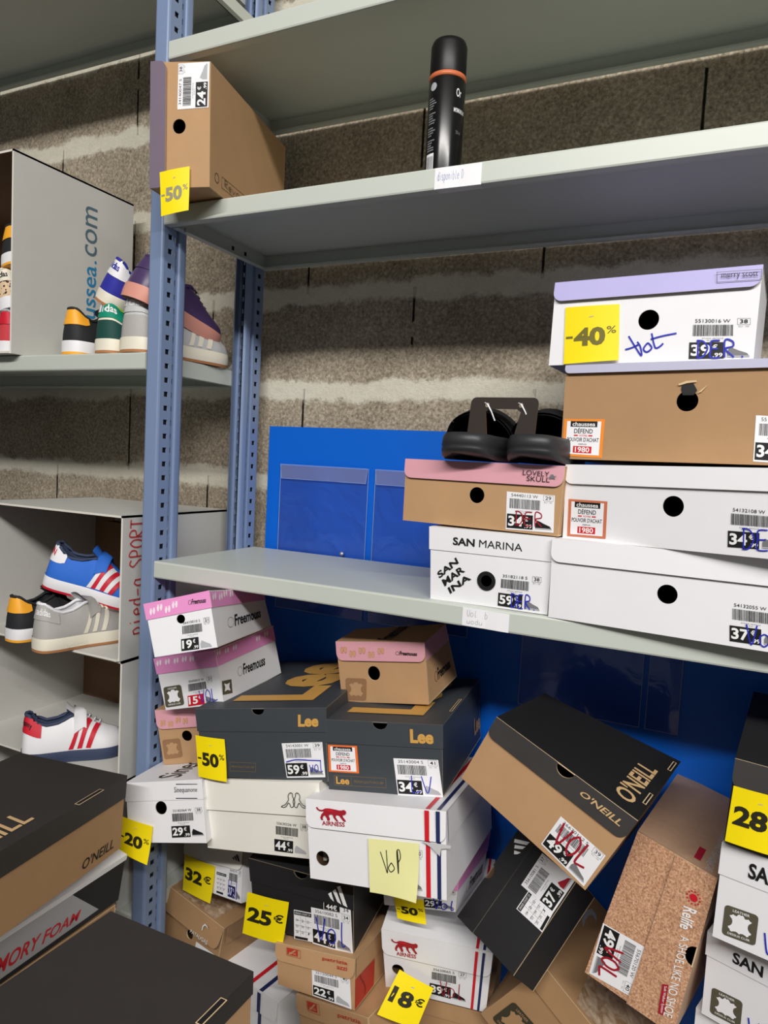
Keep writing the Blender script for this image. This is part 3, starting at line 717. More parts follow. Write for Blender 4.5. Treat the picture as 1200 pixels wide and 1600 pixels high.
# ------------------------------------------------------------------ shoe boxes
class Carton:
    """Corner data -> a warped box: M(u, v, w) runs along width, depth and height."""

    def __init__(self, key=None, corners=None, hl=0.3, dims=None):
        if key:
            corners, hl, dims = CORN[key]
        self.key = key
        self.c = [Vector(p) for p in corners]
        self.W, self.D, self.H = dims
        self.wl = 1 - hl
        self.hl = hl
        c = (self.M(.5, .5, .5) - self.M(.5, .5, 0))
        self.root = None
        self.lidout = lambda y: 0.0012

    def M(self, u, v, w):
        c = self.c
        a = c[0] * (1 - w) + c[1] * w
        b = c[2] * (1 - w) + c[3] * w
        d = c[4] * (1 - w) + c[5] * w
        e = c[6] * (1 - w) + c[7] * w
        return (a * (1 - v) + b * v) * (1 - u) + (d * (1 - v) + e * v) * u

    def surf(self, f, a, b, off):
        if f == 'F':
            return self.M(a, -off / self.D, b)
        if f == 'R':
            return self.M(1 + off / self.W, a, b)
        if f == 'T':
            return self.M(a, b, 1 + off / self.H)
        return self.M(-off / self.W, 1 - a, b)

    def sheet(self, mb, f, q, base=None, bend=None):
        if base is None:
            mb_ = sum(p[1] for p in q) / 4
            if f == 'T':
                base = 0.0008
            elif f == 'F':
                base = (self.flapoff if mb_ > self.wl else 0.0) + 0.0006
            else:
                base = (0.0018 if (mb_ > self.wl and self.full) else 0.0) + 0.0006

        def fn(x, y, off):
            tl, tr, br, bl = q
            a = (tl[0] * (1 - x) + tr[0] * x) * y + (bl[0] * (1 - x) + br[0] * x) * (1 - y)
            b = (tl[1] * (1 - x) + tr[1] * x) * y + (bl[1] * (1 - x) + br[1] * x) * (1 - y)
            e = bend(x, y) if bend else 0.0
            return self.surf(f, a, b, base + off + e)
        P = [self.surf(f, p[0], p[1], 0) for p in q]
        return Sheet(mb, fn, (P[1] - P[0]).length, (P[0] - P[3]).length)

    def panel(self, mb, fn, outline, holes, t, m, edge, inner=None):
        loops = [outline] + holes
        polys = [[Vector((x, y, 0)) for x, y in lp] for lp in loops]
        tr = tessellate_polygon(polys)
        flat = [p for lp in loops for p in lp]
        for _ in range(3 if len(flat) < 8 else 2):
            flat, tr = split_tris(flat, tr)
        mb.tris([fn(x, y, 0.0) for x, y in flat], tr, m)
        mb.tris([fn(x, y, t) for x, y in flat], tr, inner or m)
        for lp in loops:
            lp = [((a[0] * (1 - k / 8) + b_[0] * k / 8), (a[1] * (1 - k / 8) + b_[1] * k / 8)) for a, b_ in zip(lp, lp[1:] + lp[:1]) for k in range(8)] if len(lp) < 8 else lp
            for i in range(len(lp)):
                p, q = lp[i], lp[(i + 1) % len(lp)]
                mb.face([fn(p[0], p[1], 0), fn(q[0], q[1], 0), fn(q[0], q[1], t), fn(p[0], p[1], t)], edge)

    def build(self, name, label, cat, body_m, lid_m, group=None, full=False, hole=None, notch=None, top_m=None,
              edge=None, lidedge=None, inner=None, side_m=None, lean=0.0022, round_flap=True, slots=(), loc=None):
        self.full = full
        W, D, H = self.W, self.D, self.H
        t = 0.0018
        base = loc or (self.M(0, 0, 0) + self.M(1, 0, 0) + self.M(0, 1, 0) + self.M(1, 1, 0)) / 4
        self.root = thing(name, label, cat, base, group)
        edge = edge or EDGE
        lidedge = lidedge or edge
        hb = H - 0.002
        mb = MB()
        rc = lambda w, h: [(0, 0), (w, 0), (w, h), (0, h)]
        hl_ = []
        if hole:
            (hu, hw), r = hole
            cx, cy = hu * W, min(hw * H, hb - r - 0.002)
            hl_ = [[(cx + r * math.cos(k * math.pi / 12), cy + r * math.sin(k * math.pi / 12)) for k in range(24)]]
        inn = inner or KRAFTIN
        fo_ = rc(W, hb)
        if notch:
            nu, r = notch
            fo_ = [(0, 0), (W, 0), (W, hb)] + [(nu * W + r * 1.02 * math.cos(k * math.pi / 12), hb - r * math.sin(k * math.pi / 12)) for k in range(13)] + [(0, hb)]
        self.panel(mb, lambda x, y, d: self.M(x / W, d / D, y / H), fo_, hl_, t, body_m, edge, inn)
        self.panel(mb, lambda x, y, d: self.M(x / W, 1 - d / D, y / H), rc(W, hb), [], t, body_m, edge, inn)
        sd = [(t, t), (D - t, t), (D - t, hb), (t, hb)]
        self.panel(mb, lambda x, y, d: self.M(d / W, x / D, y / H), sd, [], t, body_m, edge, inn)
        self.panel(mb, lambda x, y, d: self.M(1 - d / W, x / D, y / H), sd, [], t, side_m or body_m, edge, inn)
        self.panel(mb, lambda x, y, d: self.M(x / W, y / D, d / H), [(0, t), (W, t), (W, D - t), (0, D - t)], [], t, body_m, edge, inn)
        mb.build('box_body', self.root)
        # lid
        lb = MB()
        o = 0.0016 if full else 0.0004
        fo = 0.0016
        self.flapoff = fo + (0.0 if full else lean)
        hs = self.hl * H
        top = top_m or lid_m
        self.panel(lb, lambda x, y, d: self.M(x / W, y / D, 1 - d / H),
                   [(-o, -.0002), (W + o, -.0002), (W + o, D + (o if full else 0)), (-o, D + (o if full else 0))], [], 0.0016, top, lidedge, inn)
        x0, x1 = -o, W + o
        if full or not round_flap:
            ol = [(x0, -hs), (x1, -hs)]
        else:
            r = min(0.012, hs * .6)
            ol = [(x0 + r - r * math.cos(a), -hs + r - r * math.sin(a)) for a in [k * math.pi / 10 for k in range(6)]]
            ol += [(x1 - r + r * math.sin(a), -hs + r - r * math.cos(a)) for a in [k * math.pi / 10 for k in range(6)]]
        if notch:
            (nu, r) = notch
            ol += [(x1, 0)] + [(nu * W + r * math.cos(k * math.pi / 12), -r * 0.95 * math.sin(k * math.pi / 12)) for k in range(13)] + [(x0, 0)]
        else:
            ol += [(x1, 0), (x0, 0)]
        ln = 0.0 if full else lean
        self.panel(lb, lambda x, y, d: self.M(x / W, (-fo - ln * min(1, -y / hs) + d) / D, 1 + y / H), ol, [], 0.0014, lid_m, lidedge, inn)
        if full:
            for (fn, L) in ((lambda x, y, d: self.M((-o + d) / W, x / D, 1 + y / H), D),
                            (lambda x, y, d: self.M(1 + (o - d) / W, x / D, 1 + y / H), D),
                            (lambda x, y, d: self.M(x / W, 1 + (o - d) / D, 1 + y / H), W)):
                self.panel(lb, fn, [(.0, -hs), (L, -hs), (L, -.0016), (.0, -.0016)], [], 0.0014, lid_m, lidedge, inn)
        self.lid = lb.build('box_lid', self.root)
        for (f, u, v0, v1) in slots:
            sb = MB()
            if f == 'R':
                q = [[u - .012, v1], [u + .012, v1], [u + .012, v0], [u - .012, v0]]
            else:
                q = [[v0, u + .02], [v1, u + .02], [v1, u - .02], [v0, u - .02]]
            sh = self.sheet(sb, 'T', q, base=0.0006)
            n = 10
            pts = []
            sh.rect(0, 0, 1, 1, EDGE)
            dx, dy = 0.0012 / sh.w, 0.0012 / sh.h
            sh.rect(dx, dy, 1 - dx, 1 - dy, INK, 0.0002)
            sb.build('lid_slot', self.root)
        return self

    # -- things printed on or stuck to the box
    def part(self, name, f, q, draw, base=None, label=None, bend=None):
        mb = MB()
        sh = self.sheet(mb, f, q, base, bend)
        draw(sh)
        o = mb.build(name, self.root)
        if label:
            o['label'] = label
        return o

    def q(self, name, i=0):
        return DEC[self.key][name][i]

    def price(self, num, size, price, cents='99', scrib=None, pen=None, red=False, q=None, f='F', shoe=GREYINK, plate=True, sw=0.0016):
        q = q or self.q('label')[1]
        rnd = random.Random(num)

        def draw(s):
            if plate:
                s.rect(0, 0, 1, 1, PAPER)
            e = 0.0002
            s.text(num, .10, .88, .66, .96, INK, e)
            x = .07
            while x < .70:
                w = rnd.choice((.006, .006, .010, .014))
                s.rect(x, .57, min(x + w, .71), .83, INK, e)
                x += w + rnd.choice((.006, .006, .010))
            s.frame(.77, .83, .97, .985, .0004, GREYINK, e)
            s.text(size, .81, .865, .93, .955, INK, e, .01)
            s.text('EU - FR', .79, .775, .95, .805, GREYINK, e)
            s.text('STOCK ARTICLE', .22, .50, .56, .525, INK, e)
            s.text('REF', .30, .455, .44, .475, GREYINK, e)
            s.rect(.02, .04, .57, .42, REDPRICE if red else INK, e)
            e2 = 0.0004
            s.text(price, .05, .10, .36, .37, WINK, e2, .03)
            s.text('\u20ac', .39, .25, .47, .37, WINK, e2, .02)
            if cents:
                s.text('.' + cents, .40, .07, .55, .17, WINK, e2, .02)
            pts = [(.62, .10), (.62, .20), (.66, .30), (.72, .27), (.80, .22), (.92, .16), (.95, .10)]
            s.poly(pts, shoe, e)
            s.rect(.62, .065, .96, .10, LIGHTGREY, e)
            if scrib:
                t, a = scrib
                handwrite(s, t, a[0], a[1], a[2], a[3], pen, sw, 0.0007)
        return self.part('price_label', f, q, draw)

    def tag(self, txt, q=None, f='F', base=0.004, ink=None, curl=0.006, label=None, hang=0.0):
        q = q or self.q('tag')[1]
        ink = ink or TAGINK
        mb = MB()
        bend = lambda x, y: hang * (1 - y) + curl * (1 - y) ** 2 * (0.35 + 0.65 * x) + 0.0015 * math.sin(x * 3.1)
        sh = self.sheet(mb, f, q, base, bend)
        n = 8
        for off in (0.0, -0.0003):
            mb.grid([[sh.fn(i / n, j / n, off) for i in range(n + 1)] for j in range(n + 1)], YELLOW)
        kind, val = txt
        if kind == '%':
            sh.text('-', .03, .44, .16, .48, ink, .0003, .03)
            sh.text(val, .18, .29, .76, .62, ink, .0003, .045)
            sh.text('%', .78, .49, .95, .62, ink, .0003, .01)
        else:
            sh.text(val, .07, .33, .66, .68, ink, .0003, .045)
            sh.text('\u20ac', .70, .46, .93, .66, ink, .0003, .03)
        sh.stroke([(.46, .80), (.54, .815)], .0009, LIGHTGREY, .0005)
        o = mb.build('discount_tag', self.root)
        o['label'] = label or ('yellow paper tag reading ' + ('-' + val + '%' if kind == '%' else val + '\u20ac'))
        return o

    def leather(self, q, m, m2, f='F', txt=True):
        def draw(s):
            r = .12
            pts = []
            for cx, cy, a0 in ((1 - r, 1 - r, 0), (r, 1 - r, 90), (r, r, 180), (1 - r, r, 270)):
                for k in range(5):
                    a = math.radians(a0 + k * 22.5)
                    pts.append((cx + r * math.cos(a), cy + r * math.sin(a)))
            s.poly(pts, m)
            half = [(.50, .80), (.46, .83), (.41, .80), (.38, .74), (.32, .745), (.27, .77), (.235, .73), (.17, .70), (.20, .66), (.25, .61), (.27, .55), (.27, .48), (.25, .42), (.21, .37),
                    (.155, .335), (.175, .285), (.215, .27), (.225, .22), (.27, .195), (.33, .225), (.40, .24), (.46, .225), (.50, .19)]
            hide = half + [(1 - x, y) for x, y in reversed(half[1:-1])]
            s.poly(hide, m2, .0002)
            if txt:
                s.text('LEATHER', .25, .85, .75, .93, m2, .0003, .01)
                s.text('DESSUS CUIR', .17, .08, .83, .15, m2, .0003, .01)
        return self.part('leather_mark', f, q, draw)

    def defend(self, q, border=None):
        def draw(s):
            s.rect(0, 0, 1, 1, border or ORANGE)
            s.rect(.08, .06, .92, .94, PAPER, .0002)
            s.rect(.17, .79, .83, .94, INK, .0003)
            s.text('chaussea', .22, .81, .78, .92, WINK, .0005, .015)
            s.text('D\u00c9FEND', .27, .62, .73, .77, INK, .0004, .012)
            s.text('VOTRE', .40, .535, .60, .585, RED, .0004, .012)
            s.rect(.27, .545, .37, .58, RED, .0004)
            s.rect(.63, .545, .73, .58, RED, .0004)
            s.text("POUVOIR D'ACHAT", .11, .40, .89, .51, INK, .0004, .012)
            s.text('DEPUIS', .40, .315, .60, .35, INK, .0004, .01)
            s.rect(.27, .10, .73, .28, RED, .0003)
            s.text('1980', .32, .12, .68, .26, WINK, .0005, .02)
        return self.part('promotion_sticker', 'F', q, draw)

    def feet(self, name, m, ):
        byface = {}
        for f, q in DEC[self.key][name]:
            mb = byface.setdefault(f, MB())
            sh = self.sheet(mb, f, q)
            for dx, sg, dy in ((.08, 1, 0.0), (.56, -1, .06)):
                pts = [(dx + .18 + .21 * math.cos(a) * (1.0 if math.sin(a) > 0 else .8), .42 + dy + .36 * math.sin(a)) for a in [k * math.pi / 8 for k in range(16)]]
                sh.poly(pts, m)
                for k in range(4):
                    tx = dx + .04 + k * .09
                    ty = .86 + dy * .6 - .035 * abs(k - 1.2)
                    sh.poly([(tx - .045, ty), (tx, ty - .075), (tx + .045, ty), (tx, ty + .075)], m)
        for mb in byface.values():
            mb.build('foot_pattern', self.root)

    def words(self, items, name='printed_lettering'):
        """items: (quad name or (face, quad), text, material, bold, shear)"""
        for it in items:
            mb = MB()
            k, s, m = it[:3]
            bold = it[3] if len(it) > 3 else 0.0
            shear = it[4] if len(it) > 4 else 0.0
            f, q = self.q(k) if isinstance(k, str) else k
            self.sheet(mb, f, q).text(s, 0, 0, 1, 1, m, 0.0003, bold, shear)
            mb.build(name, self.root)

    def panther(self, q, f='F'):
        def draw(s):
            body = [(.02, .86), (.0, .97), (.05, 1.0), (.06, .93), (.10, .86), (.2, .84), (.30, .93), (.36, .94), (.46, .94), (.62, .90), (.76, .86), (.84, .86), (.92, .90),
                    (.99, .84), (1.0, .72), (.95, .62), (.88, .62), (.90, .50), (.98, .36), (1.0, .28), (.92, .27), (.82, .45), (.76, .58), (.66, .60), (.64, .48), (.70, .34),
                    (.74, .27), (.66, .26), (.57, .44), (.54, .60), (.46, .62), (.40, .55), (.44, .38), (.42, .27), (.34, .27), (.33, .38), (.26, .56), (.22, .50), (.18, .38),
                    (.20, .28), (.12, .28), (.10, .40), (.15, .58), (.22, .70), (.26, .78), (.18, .76), (.08, .78)]
            s.poly(body, DARKRED)
            s.poly([(.30, .90), (.6, .86), (.55, .78), (.32, .82)], RED, .0002)
            s.text('AIRNESS', .14, 0, .96, .24, DARKRED, .0002, .02)
        return self.part('panther_print', f, q, draw)

    def tricolour(self, ur, un):
        """red and navy stripes running over the lid top, its front and the box front"""
        mb = MB()
        for (u0, u1), m in ((ur, RED), (un, NAVY)):
            for f, b0, b1 in (('F', 0.0, self.wl - .002), ('F', self.wl + .004, 1.0), ('T', 0.0, 1.0)):
                q = [[u0, b1], [u1, b1], [u1, b0], [u0, b0]]
                if f == 'F' and b0 > .1:
                    sh = self.sheet(mb, 'F', q, base=self.flapoff + .0008)
                else:
                    sh = self.sheet(mb, f, q)
                n = 4
                mb.grid([[sh.fn(i, j / n, 0) for i in (0, 1)] for j in range(n + 1)], m, False)
        return mb.build('tricolour_stripes', self.root)


def radius_uv(c, key):
    (f, q) = DEC[key]['hole'][0]
    a, b = q
    return (a[0], a[1]), max(0.006, math.hypot((b[0] - a[0]) * c.W, (b[1] - a[1]) * c.H))


def notch_uv(c, key):
    (f, q) = DEC[key]['notch'][0]
    a, b = q
    return a[0], math.hypot((b[0] - a[0]) * c.W, (b[1] - a[1]) * c.H)


def three_bars(s, m):
    s.poly([(0, .42), (.16, .56), (.30, .10), (.12, .22)], m)
    s.poly([(.24, .64), (.40, .76), (.68, .06), (.48, .14)], m)
    s.poly([(.47, .90), (.64, 1.0), (1.0, 0), (.78, .06)], m)
# ------------------------------------------------------------------ room
FLOOR_Z = -1.16
WALL_Y = 0.338
mb = MB()
mb.box((-2.6, WALL_Y, FLOOR_Z), (3.2, WALL_Y + 0.2, 2.3), concrete_material())
tag(mb.build('wall_back'), 'grey concrete block wall with white smeared mortar joints', 'wall', kind='structure')
mb = MB()
mb.box((-2.6, -4.2, FLOOR_Z - 0.05), (3.2, WALL_Y + 0.2, FLOOR_Z), mat('concrete_floor', (62, 60, 57), 0.7, 'rough', amount=0.1))
tag(mb.build('floor'), 'grey concrete stockroom floor', 'floor', kind='structure')
mb = MB()
mb.box((-2.6, -4.2, 2.3), (3.2, WALL_Y + 0.2, 2.36), mat('ceiling_paint', (190, 190, 186), 0.9))
tag(mb.build('ceiling'), 'plain pale stockroom ceiling', 'ceiling', kind='structure')

# ------------------------------------------------------------------ shelving rack
STEEL = mat('grey_green_shelf_paint', (196, 202, 194), 0.38, spec=0.5)
BLUE = mat('blue_grey_post_paint', (124, 143, 178), 0.36, spec=0.5)
DARKHOLE = mat('painted_hole_shadow', (20, 22, 28), 0.8)
ZINC = mat('zinc_clip', (200, 200, 196), 0.35, metal=0.6)

rack = thing('shelving_rack', 'blue-grey perforated metal uprights carrying pale grey metal shelves along the block wall', 'shelving', (0, 0.15, FLOOR_Z))
H_LIP = 0.031
DEPTH = 0.302


def upright(x, y0, sgn):
    """perforated steel post; its front flange at y0, its body running sgn along y"""
    mb = MB()
    z0, z1 = FLOOR_Z, 1.42
    w = 0.0315
    Y = lambda d: y0 + sgn * d
    # front flange with rounded edges
    prof = [(x - w, Y(.004)), (x - w + .0012, Y(.0012)), (x - w + .004, Y(0)), (x - .004, Y(0)), (x - .0012, Y(.0012)), (x, Y(.004))]
    mb.grid([[(a, b, z) for a, b in prof] for z in (z0, z1)], BLUE, False)
    for xs, inset in ((x, -1), (x - w, 1)):
        ins = xs + inset * 0.0045
        # perforated side: square holes at 25 mm pitch in two columns
        for (da, db, xa, hw, hc) in ((.004, .031, xs, .0098, .0185), (.0325, .041, ins, .0045, .0365)):
            a, b = da, db
            n0 = int((z0 + 0.01) / .025)
            z = z0
            k = n0
            zc0 = math.floor(z0 / .025) * .025 + .025
            rows = [z0]
            zc = zc0
            while zc + .02 < z1:
                p = [(a, zc - .0125), (b, zc - .0125), (b, zc + .0125), (a, zc + .0125)]
                h0, h1 = hc - hw / 2, hc + hw / 2
                g0, g1 = zc - .0046, zc + .0046
                P = lambda d, zz: (xa, Y(d), zz)
                mb.face([P(a, zc - .0125), P(b, zc - .0125), P(b, g0), P(a, g0)], BLUE)
                mb.face([P(a, g1), P(b, g1), P(b, zc + .0125), P(a, zc + .0125)], BLUE)
                mb.face([P(a, g0), P(h0, g0), P(h0, g1), P(a, g1)], BLUE)
                mb.face([P(h1, g0), P(b, g0), P(b, g1), P(h1, g1)], BLUE)
                t = inset * 0.0018
                for (d1, e1, d2, e2) in ((h0, g0, h1, g0), (h1, g0, h1, g1), (h1, g1, h0, g1), (h0, g1, h0, g0)):
                    mb.face([P(d1, e1), P(d2, e2), (xa + t, Y(d2), e2), (xa + t, Y(d1), e1)], BLUE)
                zc += .025
        mb.face([(xs, Y(.031), z0), (ins, Y(.0325), z0), (ins, Y(.0325), z1), (xs, Y(.031), z1)], BLUE)
        lip = [(ins, Y(.041)), (xs + inset * .001, Y(.0415)), (xs - inset * .0008, Y(.043)), (xs - inset * .001, Y(.046)), (xs - inset * .001, Y(.056)), (xs + inset * .0002, Y(.0595)), (xs + inset * .004, Y(.061))]
        mb.grid([[(p, q, z) for p, q in lip] for z in (z0, z1)], BLUE, True)
    # dark sheets added inside the post to paint the shade behind the holes
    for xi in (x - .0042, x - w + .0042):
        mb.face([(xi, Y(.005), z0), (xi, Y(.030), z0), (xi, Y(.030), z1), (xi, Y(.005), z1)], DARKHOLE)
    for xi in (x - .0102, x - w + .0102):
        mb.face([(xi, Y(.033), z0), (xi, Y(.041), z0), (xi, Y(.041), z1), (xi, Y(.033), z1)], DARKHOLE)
    o = mb.build('upright_post', rack)
    return o


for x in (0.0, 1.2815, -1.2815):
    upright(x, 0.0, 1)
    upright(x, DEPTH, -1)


def shelf(x0, x1, z):
    mb = MB()
    t = 0.0012
    D = DEPTH
    r = 0.003
    # pressed tray: rear return flange, rear lip, top, front lip, front return flange
    prof = [(D - .014, z - H_LIP + .004), (D - .014, z - H_LIP), (D - .002, z - H_LIP), (D, z - H_LIP + .002), (D, z - r), (D - r * .3, z - r * .3), (D - r, z),
            (r, z), (r * .3, z - r * .3), (0, z - r), (0, z - H_LIP + .003), (.001, z - H_LIP + .0008), (.003, z - H_LIP), (.016, z - H_LIP), (.016, z - H_LIP + .005)]
    inner = [(a + (t if a < D / 2 else -t) * 1.0, b - t if b > z - .01 else b + t) for a, b in prof]
    mb.grid([[(x, a, b) for a, b in prof] for x in (x0, x1)], STEEL, False)
    ztop = z - t
    mb.face([(x0, .001, ztop), (x1, .001, ztop), (x1, D - .001, ztop), (x0, D - .001, ztop)], STEEL)
    for y in (t, D - t):
        mb.face([(x0, y, z - H_LIP + .002), (x1, y, z - H_LIP + .002), (x1, y, ztop), (x0, y, ztop)], STEEL)
    # side lips with a return flange
    for xs, s in ((x0, 1), (x1, -1)):
        a, b = .056, D - .056
        mb.face([(xs, .001, z), (xs, D - .001, z), (xs, D - .001, z - H_LIP), (xs, .001, z - H_LIP)], STEEL)
        mb.face([(xs + s * t, .02, z - t), (xs + s * t, D - .02, z - t), (xs + s * t, D - .02, z - H_LIP), (xs + s * t, .02, z - H_LIP)], STEEL)
        mb.face([(xs, .02, z - H_LIP), (xs, D - .016, z - H_LIP), (xs + s * .014, D - .016, z - H_LIP), (xs + s * .014, .02, z - H_LIP)], STEEL)
        for y in (.185, .225):  # dark quads paint the shade of punched holes on the lip
            yy = y
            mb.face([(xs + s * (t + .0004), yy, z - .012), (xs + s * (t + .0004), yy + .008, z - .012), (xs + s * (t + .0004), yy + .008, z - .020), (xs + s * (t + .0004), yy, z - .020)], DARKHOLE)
    o = mb.build('shelf', rack)
    return o


Z1, Z2, Z3, ZL1, ZL2, Z4 = 0.8976, 0.6215, 0.0, 1.1364, 0.3728, -0.905
XR0, XR1, XL0, XL1 = 0.0012, 1.248, -1.28, -0.0330
s1 = shelf(XR0, XR1, Z1)
s2 = shelf(XR0, XR1, Z2)
s3 = shelf(XR0, XR1, Z3)
s4 = shelf(XR0, XR1, Z4)
l1 = shelf(XL0, XL1, ZL1)
l2 = shelf(XL0, XL1, ZL2)
l3 = shelf(XL0, XL1, -0.68)

# side bar tying the front and rear post high up
mb = MB()
mb.box((-.002, .05, 1.034), (.0, .255, 1.066), STEEL)
mb.box((-.002, .05, 1.034), (.010, .255, 1.0355), STEEL)
mb.build('side_bar', rack)
# small fixing clips under the shelf and bolts on the posts
for p in ((.020, .035, Z2 - H_LIP + .003), (.052, DEPTH + .003, Z2 - H_LIP - .004)):
    mb = MB()
    mb.box((p[0] - .003, p[1] - .002, p[2] - .007), (p[0] + .003, p[1] + .002, p[2]), ZINC)
    mb.build('shelf_clip', rack)
for z in (.056, -.060, -.10):
    mb = MB()
    mb.lathe([(0, .003), (.0024, .0026), (.0034, .0012), (.0034, 0)], (0, 0, 0), ZINC, 10)
    mb.v = [Vector((-.0058 + v.z, .036 + v.y, z + v.x)) for v in mb.v]
    mb.build('post_bolt', rack)


def lip_note(parent, x0, x1, ztop, zbot, txt, lower):
    mb = MB()
    fn = lambda x, y, off: (x0 + (x1 - x0) * x, -.0007 - off - .0006 * math.sin(x * 9), zbot + (ztop - zbot) * y + (x - .5) * -.001)
    s = Sheet(mb, fn, x1 - x0, ztop - zbot)
    s.rect(0, 0, 1, 1, PAPER)
    for (t, a, b, c, d, m) in txt:
        handwrite(s, t, a, b, c, d, m, .0006, .0003)
    if lower:
        mb.face([fn(0.05, 0, .0002), fn(.98, 0, .0002), (x1 - .001, .012, zbot - .0012), (x0 + .004, .012, zbot - .0012)], CLEARTAPE)
    o = mb.build('paper_note', parent)
    o['label'] = 'white handwritten paper note taped to the shelf edge'
    return o


FAINT = mat('faint_ballpoint', (150, 158, 200), 0.5)
FAINTG = mat('faint_pencil', (168, 170, 178), 0.5)
lip_note(s2, .507, .577, Z2 - .002, Z2 - .0315, [('disponible D', .06, .40, .62, .80, FAINT)], True)
lip_note(s3, .588, .657, Z3 - .003, Z3 - .0295, [('Uol  b', .1, .55, .55, .9, FAINTG), ('uodu', .1, .15, .45, .42, FAINTG)], False)

# ------------------------------------------------------------------ blue board with plastic pockets behind the shelf
BOARD = mat('royal_blue_board', (0, 96, 206), 0.4, spec=0.4)
board = thing('display_board', 'royal blue board with clear plastic pockets standing behind the shelf against the wall', 'board', (0.5, 0.325, -0.9045))
mb = MB()
mb.box((0.014, 0.322, -0.9045), (1.235, 0.330, 0.264), BOARD)
mb.build('board_panel', board)
WELD = mat('plastic_weld', (150, 170, 215), 0.25, spec=0.6)


def pocket(x0, x1, ztop, zbot):
    mb = MB()
    y = 0.3185
    nx, nz = 16, 22
    rnd = random.Random(int(x0 * 1000))
    ph = rnd.random() * 6
    fn = lambda a, b: (x0 + (x1 - x0) * a, y - .0016 * math.sin(math.pi * a) * math.sin(math.pi * b) - .0009 * math.sin(7 * a + ph + 3 * b) * math.sin(math.pi * a), zbot + (ztop - zbot) * b)
    mb.grid([[fn(i / nx, j / nz) for i in range(nx + 1)] for j in range(nz + 1)], FILM)
    o = mb.build('plastic_pocket', board)
    fb = MB()
    y2 = y - .003
    hf = .030
    g = lambda a, b: (x0 + .001 + (x1 - x0 - .002) * (a * (1 - .03 * (1 - b)) + .015 * (1 - b)), y2 - .0012 * math.sin(9 * a + ph) * (1 - b), ztop - hf * (1 - b))
    fb.grid([[g(i / 14, j / 4) for i in range(15)] for j in range(5)], FLAPFILM)
    for a0, b0, a1, b1 in ((0, 0, 1, 0), (0, 1, 1, 1), (0, 0, 0, 1), (1, 0, 1, 1)):
        fb.tube([g(a0, b0), g(a1, b1)], .0005, WELD, 5)
    fb.build('pocket_flap', o)
    wb = MB()
    for a0, b0, a1, b1 in ((0, 0, 0, 1), (1, 0, 1, 1), (0, 0, 1, 0)):
        p, q = Vector(fn(a0, b0)), Vector(fn(a1, b1))
        wb.tube([p, q], .0006, WELD, 5)
    wb.build('pocket_weld', o)


for x in (0.050, 0.279, 0.600, 0.823):
    top = .183 if x < .5 else .075
    pocket(x, x + (.213 if x != .823 else .052), top, top - .312)
mb = MB()
mb.lathe([(0, .004), (.003, .0036), (.0045, .0018), (.0045, 0)], (0, 0, 0), ZINC, 12)
mb.v = [Vector((.213 + v.x, .3135 - v.z, .0045 + v.y)) for v in mb.v]
mb.build('board_screw', board)
# ------------------------------------------------------------------ boxes on the shelves
G3 = 'shoe boxes on the middle shelf'
GP = 'shoe boxes piled under the middle shelf'
GK = 'pink-lidded children shoe boxes'
GF = 'shoe boxes stacked in the foreground'

b = Carton('sanmarina')
b.build('shoe_box', 'white shoe box with a black grommet and diagonal black lettering, on the middle shelf', 'shoe box', WHITE, WHITE, G3, full=True, hole=radius_uv(b, 'sanmarina'), edge=WEDGE)
b.words([('tSAN', 'SAN', INK, .03), ('tMARINA', 'MARINA', INK), ('t1', 'SAN', INK, .035), ('t2', 'MAR', INK, .035), ('t3', 'INA', INK, .035)])
(hu, hw), hr = radius_uv(b, 'sanmarina')
b.part('grommet', 'F', [[hu - hr / b.W, hw + hr / b.H], [hu + hr / b.W, hw + hr / b.H], [hu + hr / b.W, hw - hr / b.H], [hu - hr / b.W, hw - hr / b.H]],
       lambda s: (s.disc(.5, .5, hr * 1.05, INK, 0.0005, r2=hr * .62), s.disc(.5, .5, hr * 1.05, INK, 0.0012, r2=hr * .82)))
b.price('35182118 S', '38', '59', '99', ('DER.', (.30, .06, .92, .44)), BLUEPEN, plate=False)

b = Carton('lovelyskull')
b.build('shoe_box', 'kraft shoe box with dusty pink flap lid, carrying the pair of black mules', 'shoe box', KRAFT, DUSTY, G3, hole=radius_uv(b, 'lovelyskull'))
b.words([('t1', 'LOVELY', INK), ('t2', 'SKULL', INK)])
b.part('skull_print', *b.q('skull'), lambda s: (s.disc(.45, .6, .003, GREYINK), s.disc(.2, .25, .0012, GREYINK), s.disc(.75, .3, .0012, GREYINK), s.stroke([(.0, .4), (1, .75)], .0008, GREYINK)))
b.price('54440113 W', '29', '34', '99', ('DER', (.18, .14, .78, .50)), REDPEN, shoe=INK)

b = Carton('whiteA')
b.build('shoe_box', 'long white flap-lid shoe box lying directly on the middle shelf under the other white box', 'shoe box', WHITE, WHITE, G3, hole=radius_uv(b, 'whiteA'), edge=WEDGE)
b.price('54132055 W', '38', '37', '99', ('Vol', (.30, .02, .95, .50)), BLUEPEN, plate=False)
b = Carton('whiteB')
b.build('shoe_box', 'long white flap-lid shoe box with an orange-bordered sticker, below the kraft box', 'shoe box', WHITE, WHITE, G3, hole=radius_uv(b, 'whiteB'), edge=WEDGE)
b.price('54132108 W', '38', '34', '99', ('DER', (.25, .02, 1.0, .50)), BLUEPEN, plate=False)
b.defend(b.q('chau')[1], mat('faded_orange_print', (204, 118, 84), 0.5))
b = Carton('brownC')
b.build('shoe_box', 'large kraft boot box with a torn thumb hole under the lilac-lidded box', 'shoe box', KRAFT2, GREYLILAC, G3, hole=radius_uv(b, 'brownC'), lean=0.004)
b.price('55130024 W', '38', '34', '99', ('DER', (.30, .25, .9, .60)), BLUEPEN)
